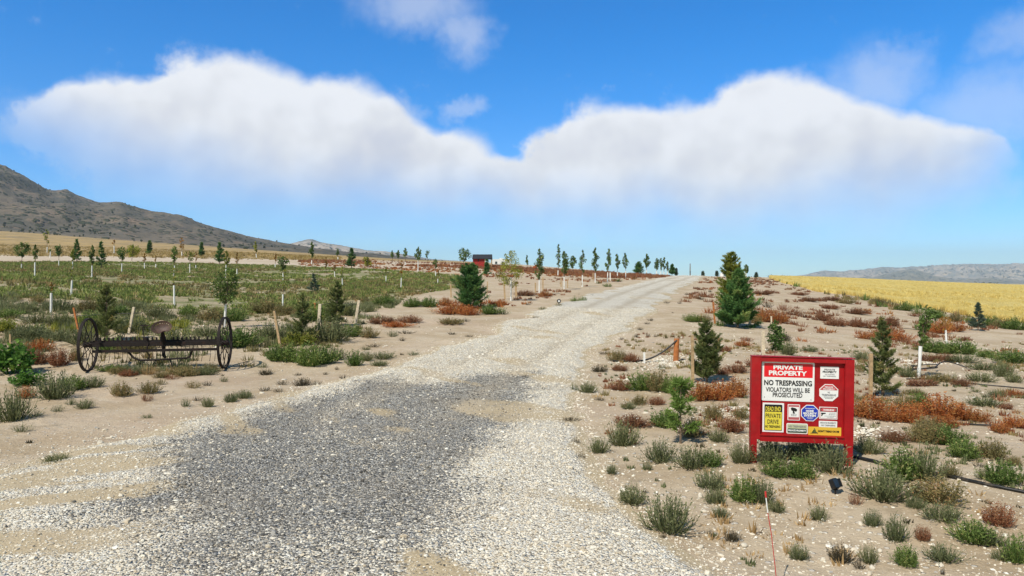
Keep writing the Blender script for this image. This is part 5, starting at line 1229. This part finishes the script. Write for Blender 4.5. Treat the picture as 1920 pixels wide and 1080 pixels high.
cover('dry_ground_cover', 'olive', 2400, near_r, 'sparse brown weed seedlings on the sand near the notice board', nz(.9, .05, .5, 51), (.12, .34), (.3, .6), 22, .022)
cover('red_seedling_cover', 'brick', 1300, near_r, 'sparse dull red seedlings on the sand near the notice board', nz(.8, .1, .5, 57), (.12, .36), (.3, .5), 22, .022)
all_near = [(-100, 700), (300, 690), (640, 640), (1000, 560), (1260, 520), (1330, 520), (1400, 620), (1960, 760), (2450, 760), (2450, 1100), (-100, 1100)]
cover('weed_seedlings', 'dark', 1900, all_near, 'tiny dark weed seedlings dotted over the bare sand', nz(.7, .05, .5, 61), (.06, .20), (.3, .6), 16, .014, yr=(4, 60))
litter = [(1090, 700), (1300, 640), (1960, 650), (2450, 680), (2450, 1090), (1350, 1080), (1150, 940), (1080, 830)]
cover('dead_stems', 'dry', 1500, litter, 'dry straw coloured stems lying about the sand round the notice board', nz(.8, .0, .45, 71), (.10, .34), (.10, .45), 9, .010, yr=(4, 60), cat='dead stems')
cover('grey_seedlings', 'sage', 2600, litter, 'tiny grey green seedlings between the sagebrush on the sand', nz(.7, .0, .45, 81), (.05, .18), (.3, .8), 14, .011, yr=(4, 60))
clods = [(-60, 880), (0, 866), (140, 838), (300, 800), (330, 806), (150, 850), (0, 884), (-60, 900)]
cover('verge_weeds', 'dark', 260, clods, 'small dark weeds and clods along the left edge of the drive', None, (.06, .22), (.2, .4), 14, .014, yr=(4, 60))
gold = [(-400, 440), (0, 435), (240, 454), (480, 470), (640, 482), (640, 490), (300, 484), (0, 480), (-400, 484)]
cover('gold_grass', 'goldgrass', 5000, gold, 'dry golden grass at the foot of the mountain', None, (1.0, 3.0), (.25, .4), 9, .3)

# ------------------------------------------------------------------ trees
def conifer(name, X, Y, top, wpx, mat, label, dense=1.0, cone=1.0, low=.05, updir=.35, brown=False, needle=1.0, lean=0):
    g = gp(X, Y); d = g[1]; s = d / F; H = (Y - top) * s; Wd = wpx * s / 2 * (1.28 if mat == 'spruce' else 1.1)
    t = empty(name, (g[0], g[1], float(hgt(g[0], g[1]))), random.uniform(0, 6.28)); tag(t, label, 'tree')
    mb = MB(); r0 = max(.022 * H, .012); zz = np.linspace(-.1, H * .97, 9)
    ox = lean * H * (np.clip(zz, 0, H) / H) ** 2
    mb.tube(np.stack([ox, 0 * zz, zz], 1), np.linspace(r0, r0 * .15, 9), 7)
    px_size = 1.875 * s
    nwh = max(5, int(13 * dense)); bl = []
    for k in range(nwh):
        f = low + (1 - low) * ((k + .3) / nwh); z = f * H
        ln = Wd * ((1 - f) ** cone * 1.0 + .06) * R.uniform(.8, 1.15)
        for j in range(int(R.integers(5, 8) * (1 if dense >= 1 else .85))):
            a = R.uniform(0, 6.28); l = ln * R.uniform(.65, 1.15); up = updir + .5 * f + R.normal(0, .12)
            bl.append((np.array([lean * H * f * f, 0, z + R.normal(0, .02 * H)]), np.array([math.cos(a), math.sin(a), up]), l))
    bl.append((np.array([lean * H * .86, 0, H * .86]), np.array([0.02, 0, 1.0]), H * .14))
    lw = max(.012 * needle, px_size * .38); nl = max(.055 * needle, px_size * 1.5)
    lf = MB()
    for p0, dr, l in bl:
        dr = dr / np.linalg.norm(dr); k = max(3, int(l / .10)) 
        ts = np.linspace(0, 1, 5); droop = np.array([0, 0, -.10 * l]); pts = p0 + dr * l * ts[:, None] + droop * (np.sin(ts * 2.6))[:, None]
        mb.tube(pts, np.linspace(max(.012 * l, .004), .003, 5), 4, caps=False)
        ntw = max(5, int(13 * dense * min(1.8, l / .26)))
        tw = R.uniform(.18, 1.0, ntw); c0 = p0 + dr * l * tw[:, None] + droop * np.sin(tw * 2.6)[:, None]
        sd = np.cross(dr, [0, 0, 1.0]); sd /= np.linalg.norm(sd) + 1e-9
        td = dr[None] * .8 + sd[None] * R.choice([-1, 1], ntw)[:, None] * R.uniform(.3, 1.0, ntw)[:, None] + R.normal(0, .18, (ntw, 3)); td /= np.linalg.norm(td, axis=1)[:, None]
        tl = l * .34 * (1.15 - tw * .7) * R.uniform(.7, 1.3, ntw)
        nn = 14 if px_size < .05 else 7
        fr = R.uniform(0, 1, (ntw, nn, 1)); q0 = c0[:, None] + td[:, None] * tl[:, None, None] * fr
        nd = td[:, None] * .9 + R.normal(0, .62, (ntw, nn, 3)); nd /= np.linalg.norm(nd, axis=2)[..., None]
        ss = np.cross(nd, R.normal(0, 1, nd.shape)); ss /= np.linalg.norm(ss, axis=2)[..., None] + 1e-9
        e = q0 + nd * nl * R.uniform(.6, 1.3, (ntw, nn, 1))
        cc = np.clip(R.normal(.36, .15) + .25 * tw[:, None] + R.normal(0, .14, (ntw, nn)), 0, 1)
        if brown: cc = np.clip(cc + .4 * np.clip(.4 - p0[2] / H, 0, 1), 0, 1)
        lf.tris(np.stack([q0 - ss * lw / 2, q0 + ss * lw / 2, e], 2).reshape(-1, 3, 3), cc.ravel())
        tip = c0 + td * tl[:, None]; ts2 = np.cross(td, R.normal(0, 1, td.shape)); ts2 /= np.linalg.norm(ts2, axis=1)[:, None]
        lf.tris(np.stack([c0 - ts2 * lw * .6, c0 + ts2 * lw * .6, tip], 1), np.clip(cc.mean(1), 0, 1))
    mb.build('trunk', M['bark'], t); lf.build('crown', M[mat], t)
    return t

def broadleaf(name, X, Y, top, wpx, mat, label, tube=0, crown0=.38, dens=1.0, shape='flame', lean=0.0, nclump=None, guard_mat='guard'):
    g = gp(X, Y); d = g[1]; s = d / F; H = max((Y - top) * s, .4); Wd = wpx * s / 2
    t = empty(name, (g[0], g[1], float(hgt(g[0], g[1])))); tag(t, label, 'tree')
    px_size = 1.875 * s; r0 = max(.012 * H, .010, px_size * .30)
    zz = np.linspace(-.1, H * .93, 10); wob = np.cumsum(R.normal(0, .012 * H, 10)) * .5; wob -= wob[0]
    tx = wob + lean * H * np.clip(zz / H, 0, 1) ** 1.6; ty = np.cumsum(R.normal(0, .008 * H, 10)) * .5
    mb = MB(); mb.tube(np.stack([tx, ty, zz], 1), np.linspace(r0, r0 * .25, 10), 6)
    if tube:
        tz = tube * s; t.rotation_euler = (random.gauss(0, .02), random.gauss(0, .025), 0); gx = np.interp([0, tz], zz, tx); gy = np.interp([0, tz], zz, ty)
        gb = MB(); rg = max(.040, px_size * .45, r0 * 1.3); gb.tube([(gx[0], gy[0], -.03), (gx[1], gy[1], tz)], rg, 10); gb.build('trunk_guard', M[guard_mat], t, False)
    nc = nclump or max(4, int(15 * dens)); lf = MB(); ls = max(.070, px_size * 1.45)
    for k in range(nc):
        f = crown0 + (1 - crown0) * ((k + R.uniform(.1, .9)) / nc); u = (f - crown0) / (1 - crown0)
        env = {'flame': (.30 + u * 1.6) if u < .35 else max(.12, 1.02 - (u - .3) * 1.25), 'round': math.sqrt(max(.08, 1 - (2 * u - 1) ** 2)), 'vase': .35 + .75 * u, 'column': .75 - .4 * u}[shape]
        a = R.uniform(0, 6.28); rr_ = Wd * env * R.uniform(.25, .85) * (1 if k < nc - 1 else .15)
        bx, by = np.interp(f * H, zz, tx), np.interp(f * H, zz, ty)
        c = np.array([bx + math.cos(a) * rr_, by + math.sin(a) * rr_, f * H]); b0 = np.array([np.interp((f - .14) * H, zz, tx), np.interp((f - .14) * H, zz, ty), max((f - .14), crown0 * .8) * H])
        mb.tube([b0, b0 * .4 + c * .6 + [0, 0, -.02 * H], c], [r0 * .45, r0 * .3, r0 * .15], 4, caps=False)
        cr = Wd * env * R.uniform(.24, .52) + .018 * H
        nl = int(np.clip(dens * 15 * (cr / ls) ** 1.7 + 12, 12, 700))
        v = R.normal(0, 1, (nl, 3)); v /= np.linalg.norm(v, axis=1)[:, None]; q = c + v * (R.random((nl, 1)) ** .45) * np.array([cr, cr, cr * 1.25])
        n1 = R.normal(0, 1, (nl, 3)) + [0, 0, .3]; n1 /= np.linalg.norm(n1, axis=1)[:, None]; x_ = np.cross(n1, R.normal(0, 1, (nl, 3))); x_ /= np.linalg.norm(x_, axis=1)[:, None]; y_ = np.cross(n1, x_)
        L = ls * R.uniform(.65, 1.3, (nl, 1))
        lf.quads(np.stack([q - x_ * L * .5, q + y_ * L * .32, q + x_ * L * .5, q - y_ * L * .32], 1), np.clip(R.normal(.42, .14) + R.normal(0, .18, nl), 0, 1))
    mb.build('trunk', M['bark'], t); lf.build('crown', M[mat], t)
    return t

# near conifers
LAND['the big right hand pine'] = (1380, 612, 36); LAND['the dark pine left of the drive'] = (882, 576, 30); LAND['the spruce by the orange post'] = (1325, 715, 28)
LAND['the spruce beyond the notice board'] = (1655, 738, 26); LAND['the taller orchard spruce'] = (632, 610, 24); LAND['the lower orchard spruce'] = (567, 642, 24); LAND['the leaning white trunked sapling'] = (1722, 707, 14)
LAND['the yellowing tree'] = (958, 563, 20); LAND['the spruce behind the rake'] = (200, 640, 24); LAND['the feathery pine sapling'] = (1275, 832, 26)
LAND['the blue spruce by the wheat'] = (1834, 620, 14); LAND['the bushy sapling'] = (1453, 670, 20); LAND['the small white trunked tree'] = (1775, 649, 10)
conifer('spruce', 200, 642, 536, 58, 'spruce', 'open brownish spruce sapling behind the hay rake wheel', 1.1, .6, .06, .7, True)
conifer('spruce', 632, 611, 528, 46, 'spruce', 'taller open spruce staked left of the drive', 1.1, .8, .05, .65, True)
conifer('spruce', 567, 645, 553, 50, 'spruce', 'lower dark spruce among bright green weeds left of the drive', 1.1, .7, .05, .6, True)
conifer('spruce', 1325, 717, 608, 62, 'spruce', 'open dark spruce with its stake just right of the orange post', 1.35, .45, .05, .75)
conifer('spruce', 1655, 742, 597, 66, 'spruce', 'tall narrow spruce with bare leader right of the notice board', 1.2, .8, .05, .6, True)
conifer('pine', 882, 578, 500, 76, 'pine', 'dense dark green pine left of the drive with a white stake', 1.7, .48, .03, .55, needle=2.0)
conifer('pine', 1383, 614, 507, 80, 'pine', 'big dense pine right of the drive, the largest tree', 1.9, .72, .02, .5, needle=2.0)
conifer('pine', 1371, 590, 477, 58, 'pineyel', 'yellowish pine rising directly behind the big right hand pine', 1.5, .40, .05, .5, needle=2.0)
conifer('blue_spruce', 1834, 620, 568, 28, 'blue', 'small blue grey spruce at the edge of the wheat field', 1.2, .75, .12, .3)
conifer('pine_sapling', 1276, 832, 714, 74, 'feather', 'feathery light green pine sapling on a thin grey stem', .52, .40, .16, .55, needle=1.6)
broadleaf('bushy_sapling', 1453, 672, 603, 44, 'leaf', 'bushy dark green sapling with two stems above the notice board', 0, .22, 1.3, 'round')
# near broadleaf saplings
broadleaf('orchard_sapling', 420, 614, 502, 44, 'leaf', 'leafy sapling with white trunk guard right behind the hay rake', 44, .42, 1.3, 'round')
broadleaf('orchard_sapling', 1722, 708, 583, 34, 'leaf', 'sapling with white trunk guard and bright top leaning right of the notice board', 59, .52, 1.1, 'vase', .10)
broadleaf('orchard_sapling', 1776, 650, 594, 34, 'leaforange', 'sapling with white trunk guard and thin orange leaves among green bushes', 31, .55, .5, 'round')
broadleaf('bare_whip', 96, 590, 528, 6, 'leaforange', 'nearly bare orange whip in a white guard at the far left', 40, .70, .25, 'column')
broadleaf('bare_whip', 133, 555, 492, 6, 'leafyel', 'thin bare whip in a white guard left of the rake spruce', 29, .6, .25, 'column')
broadleaf('bare_whip', 327, 573, 498, 7, 'leafyel', 'tall thin green whip in a white guard above the rake', 38, .5, .3, 'column')
broadleaf('bare_whip', 530, 576, 505, 8, 'leafyel', 'thin yellow green whip in a white guard left of the two orchard spruces', 24, .45, .4, 'column')
T = [ # X, Y, top, width, kind, tube px, crown start, density, shape, label
 (40,505,456,26,'leaf',10,.5,1.1,'round','leftmost round topped sapling with a short white guard'),
 (65,519,459,15,'leaf',27,.55,.9,'flame','sapling with tall white guard second from the left edge'),
 (88,474,430,22,'leafyel',11,.45,.45,'flame','tall sparse yellowish tree against the mountain at the left'),
 (94,484,468,6,'leaf',13,.8,.3,'column','short white tree guard beside the tall sparse yellowish tree'),
 (110,500,463,16,'leaf',12,.55,.9,'vase','small sapling with spreading top between tall yellowish tree and the conifer'),
 (136,506,468,12,'leafyel',16,.45,.8,'flame','thin light green sapling in front of the left dark conifer'),
 (172,522,460,16,'leaf',24,.45,1.1,'flame','dark leafy sapling with tall white guard left of the conifer with a guard'),
 (228,512,468,24,'leaf',18,.6,.9,'vase','sapling with a V shaped dark crown on a white guard'),
 (214,475,449,8,'leaforange',14,.7,.3,'column','faint bare sapling behind the V shaped sapling'),
 (247,489,461,28,'leafyel',0,.35,1.0,'round','wide bushy tree left of the lone dark conifer on the gold grass'),
 (271,506,474,10,'leaforange',13,.5,.4,'flame','thin brownish sapling with white guard below the bushy tree'),
 (292,503,480,6,'leaforange',8,.6,.3,'column','tiny bare sapling with a short guard right of the thin brownish one'),
 (325,519,464,20,'leaf',21,.5,.9,'vase','forked sapling with white guard directly above the tall green whip'),
 (341,482,445,20,'leaforange',10,.4,.45,'flame','tall sparse orange brown tree against the mountain foot'),
 (356,511,472,20,'leafyel',16,.55,.5,'vase','sparse yellow green sapling with guard right of the forked sapling'),
 (367,504,472,9,'leaforange',7,.5,.35,'flame','thin sapling with a tiny guard left of the mid left conifer'),
 (423,522,470,14,'leafyel',26,.45,1.0,'flame','yellow green sapling behind the leafy sapling by the rake'),
 (444,517,474,14,'leaforange',13,.5,.4,'flame','sparse sapling with a white guard right of the mid left conifer'),
 (481,484,454,9,'leafyel',8,.4,.8,'flame','slim yellowish tree against the ridge left of the pointed hill'),
 (516,503,474,8,'leaforange',8,.45,.5,'flame','thin brown sapling left of the spreading sapling'),
 (531,527,484,26,'leaf',16,.5,.9,'vase','spreading sapling on two white guards in the green weeds'),
 (584,497,454,13,'leaf',9,.35,1.2,'flame','dark upright tree under the pointed far hill'),
 (611,511,482,9,'leaforange',0,.3,.6,'flame','dark brownish sapling right of the dark upright tree'),
 (628,521,496,9,'leaforange',12,.5,.4,'flame','tiny sapling with white guard above the taller orchard spruce'),
 (642,536,500,7,'leafyel',14,.6,.3,'column','nearly bare sapling with white guard right of the taller orchard spruce top'),
 (634,488,467,9,'leaf',6,.45,.6,'flame','pair of thin stems behind the middle dark conifer'),
 (689,502,483,18,'leafyel',0,.2,1.0,'round','low yellow green bushy tree right of the middle dark conifer'),
 (724,529,500,6,'leafyel',12,.6,.3,'column','bare sapling with white guard at the right end of the green weeds'),
 (752,541,489,10,'leaforange',20,.5,.4,'flame','tall sparse sapling with white guard at the edge of the green weeds'),
 (736,491,470,8,'leaf',0,.4,.9,'flame','first small dark tree of the skyline group left of the double crowned tree'),
 (747,494,469,9,'leaf',0,.45,.9,'flame','second small dark tree of the skyline group with a bare lower stem'),
 (760,497,465,13,'leaf',6,.5,.9,'flame','third dark tree of the skyline group just left of the pale stemmed one'),
 (784,509,464,18,'leaf',22,.5,1.0,'flame','dark crowned tree on a long pale stem left of the red shed'),
 (801,492,470,14,'leaf',0,.4,.4,'vase','thin sparse tree right of the dark crowned pale stemmed tree'),
 (817,520,487,12,'leaf',11,.55,.7,'vase','small tree with a flat top left of the dark pine'),
 (821,532,505,5,'leaforange',9,.6,.3,'column','bare white guarded sapling left of the dark pine'),
 (869,496,466,24,'leaf',0,.25,1.0,'round','round dark tree left of the red shed'),
 (958,564,472,50,'leafyel',44,.30,1.0,'round','bushy yellow green tree with a white trunk left of the drive'),
 (988,503,479,7,'leaf',0,.3,.8,'column','slim dark sapling right of the yellowing tree'),
 (1011,553,467,24,'leaf',31,.36,1.4,'flame','leafy tree with white trunk before the orange machine, second along the drive'),
 (1046,518,457,16,'leaf',11,.3,.8,'flame','tallest thin tree on the skyline, loose and leaning'),
 (1058,543,471,25,'leaf',24,.42,1.3,'flame','broad leafy tree with white trunk third along the drive'),
 (1074,513,480,14,'leaf',0,.35,1.1,'round','dark round tree right behind the third tree along the drive'),
 (1092,538,468,19,'leaf',22,.40,.9,'flame','loose open tree with white trunk fourth along the drive'),
 (1116,530,465,18,'leaf',18,.36,1.2,'flame','upright leafy tree with white trunk fifth along the drive'),
 (1139,529,467,16,'leaf',18,.38,1.2,'flame','upright leafy tree with white trunk sixth along the drive'),
 (1158,521,476,13,'leaf',11,.40,1.0,'flame','slim tree with white trunk seventh along the drive'),
 (1173,521,475,13,'leaf',13,.42,1.0,'flame','slim tree with white trunk eighth along the drive'),
 (1212,514,476,17,'leaf',8,.35,1.2,'flame','broad dark tree right of the low dark conifer near the drive end'),
 (1231,514.5,484,13,'leaf',7,.35,1.0,'round','first tree of the close group near the end of the drive'),
 (1239,515,483,10,'leaf',7,.35,.9,'flame','second tree of the close group near the end of the drive'),
 (1245,515.5,482,9,'leaf',7,.35,.8,'flame','third tree of the close group near the end of the drive'),
 (1251,516,491,9,'leaf',7,.4,.9,'flame','fourth tree of the close group near the end of the drive'),
 (1399,519,496,15,'leaf',8,.35,1.1,'flame','open tree on the skyline right of the big right hand pine'),
]
for X, Y, top, wp, mat, tb, c0, dn, shp, lab in T:
    broadleaf('orchard_sapling' if Y - top < 60 else 'orchard_tree', X, Y, top, wp, mat, lab, tb, c0, dn, shp)
for X, Y, top, wp, mat, lab in [
 (144,492,449,18,'pine','leftmost dark conifer among the far left saplings'), (190,505,452,19,'pine','dark conifer with a pale stem right of the dark leafy sapling'), (281,478,452,12,'pine','lone dark conifer standing on the gold grass'),
 (378,481,455,10,'pine','small dark conifer at the foot of the mountain left of the larger one'), (412,497,455,20,'pine','larger dark conifer on the sand strip behind the rake sapling'), (589,549,514,20,'blue','grey green conifer in the weeds above the two orchard spruces'),
 (659,504,466,20,'pine','middle dark conifer pointed against the far hill'), (913,518,486,16,'pine','dark narrow conifer below the red shed porch'), (1198,515,492,20,'pine','low wide dark conifer near the end of the drive'),
 (1260,515.5,495,13,'pine','small dark conifer at the right of the close tree group'), (1268,516,503,4,'blue','tiny conifer last before the drive meets the sky'), (1318,517,509,4,'blue','tiny dark sapling on the skyline over the drive'),
 (1344,517,508,4,'blue','tiny dark sapling left of the white tank'), (1386,518,494,6,'blue','thin dark conifer between the big pine and the open tree'), (1418,521,512,5,'blue','tiny conifer right of the open skyline tree')]:
    conifer('small_conifer', X, Y, top, wp, mat, lab, .8, .7, .12, .4, needle=1.5)
# far dark trees beyond the wheat
for X, lab in ((1829, 'far dark tree beyond the wheat, leftmost of three'), (1842, 'far dark tree beyond the wheat, middle of three'), (1860, 'far dark tree beyond the wheat, rightmost of three')):
    d = 700.0; s = d / F; t = empty('far_tree', ((X - CX) * s, d, float(hgt((X - CX) * s, d)))); tag(t, lab, 'tree')
    H = CH + (HY - 529.5) * s - t.location.z; mb = MB(); mb.tube([(0, 0, -.3), (0, 0, H * .5)], [.3, .2], 6); mb.build('trunk', M['bark'], t)
    lf = MB(); n = 260; v = R.normal(0, 1, (n, 3)) * [2.4, 2.4, H * .17] + [0, 0, H * .62]; lf.tris(v[:, None] + R.normal(0, .55, (n, 3, 3)), R.random(n)); lf.build('crown', M['juniper'], t)

# ------------------------------------------------------------------ single rocks
for X, Y, w_, h_, lab in [(1000, 992, 17, 11, 'pale rock lying alone on the white gravel left of the large sagebrush'), (188, 834, 14, 11, 'pale angular rock at the left edge of the drive'), (209, 822, 8, 6, 'small pale rock just right of and behind the angular rock'),
      (1395, 1026, 13, 9, 'pale rock on the sand below the red marker rod tip'), (1314, 1028, 11, 9, 'pale rock beside dark weeds at the right edge of the drive'), (1543, 1053, 11, 10, 'white rock between two dark weeds at the bottom right'),
      (1607, 1040, 10, 8, 'white rock behind the dark weed at the bottom right'), (1650, 1036, 9, 8, 'white rock left of the forked sagebrush at the bottom right'), (1635, 1068, 12, 9, 'white rock under the narrow sagebrush at the bottom right'), (1313, 935, 10, 12, 'white rock left of the two sagebrushes below the notice board')]:
    g = gp(X, Y); s = g[1] / F; v = ico_v * R.uniform(.75, 1.15, (12, 1)) * [w_ * s / 2, w_ * s / 2 * .8, h_ * s * .62]
    f = ico_f; mb = MB(); 
    mids = {}; vv = list(v); nf = []
    for a, b, c in f:
        m3 = []
        for p, q in ((a, b), (b, c), (c, a)):
            k = (min(p, q), max(p, q))
            if k not in mids: mids[k] = len(vv); vv.append((v[p] + v[q]) / 2 * R.uniform(1.0, 1.16))
            m3.append(mids[k])
        nf += [(a, m3[0], m3[2]), (b, m3[1], m3[0]), (c, m3[2], m3[1]), tuple(m3)]
    mb.add(np.array(vv), nf); o = mb.build('rock', M['rock']); o.location = (g[0], g[1], g[2] + h_ * s * .3); tag(o, lab, 'rock')

# ------------------------------------------------------------------ labels of the shrubs: kind, size and the landmark they stand by
ORD = ['nearest', 'second nearest', 'third nearest', 'fourth nearest', 'fifth nearest', 'sixth nearest', 'seventh nearest', 'eighth nearest', 'ninth nearest', 'tenth nearest', 'eleventh nearest', 'twelfth nearest']
LAND['the middle of the drive edge'] = (1070, 760, 10)
del LAND['the middle of the drive edge']
bins = {}
for o, sp, size, X, Y in SHRUBS:
    best = None
    for nm, (lx, ly, hw) in LAND.items():
        dx = X - lx; dy = (Y - ly) * 2.2; dd = math.hypot(dx, dy)
        if best is None or dd < best[0]: best = (dd, nm, dx, dy, hw)
    dd, nm, dx, dy, hw = best
    if abs(dx) < max(hw, 14) and abs(dy) < 14: rel = 'at the foot of'
    elif abs(dx) >= abs(dy): rel = 'left of' if dx < 0 else 'right of'
    else: rel = 'behind' if dy < 0 else 'in front of'
    bins.setdefault((sp, size, rel, nm), []).append((dd, o))
for (sp, size, rel, nm), L in bins.items():
    L.sort(key=lambda q: q[0]); words = SPECIES[sp][4]
    for k, (dd, o) in enumerate(L):
        if len(L) == 1: lab = f'{size} {words} {rel} {nm}'
        elif k == len(L) - 1 and k > 0: lab = f'farthest {size} {words} {rel} {nm}'
        else: lab = f'{ORD[min(k, 11)]} {size} {words} {rel} {nm}'
        tag(o, lab, SPECIES[sp][3], {'sage': 'sagebrush clumps on the sand'}.get(sp, 'weed clumps on the sand'))

# ------------------------------------------------------------------ haze
hz = MB(); hz.box((0, 6900, 225), (25000, 14300, 650))
m, t, out = material('haze_air')
pv = t.node('ShaderNodeVolumePrincipled'); pv.inputs['Color'].default_value = (0.76, 0.90, 1.0, 1); pv.inputs['Density'].default_value = 0.00007
pv.inputs['Anisotropy'].default_value = 0.2
t.put(out.inputs['Volume'], pv.outputs[0])
o = hz.build('haze', m); tag(o, 'thin bluish haze over the valley', 'haze', kind='stuff')
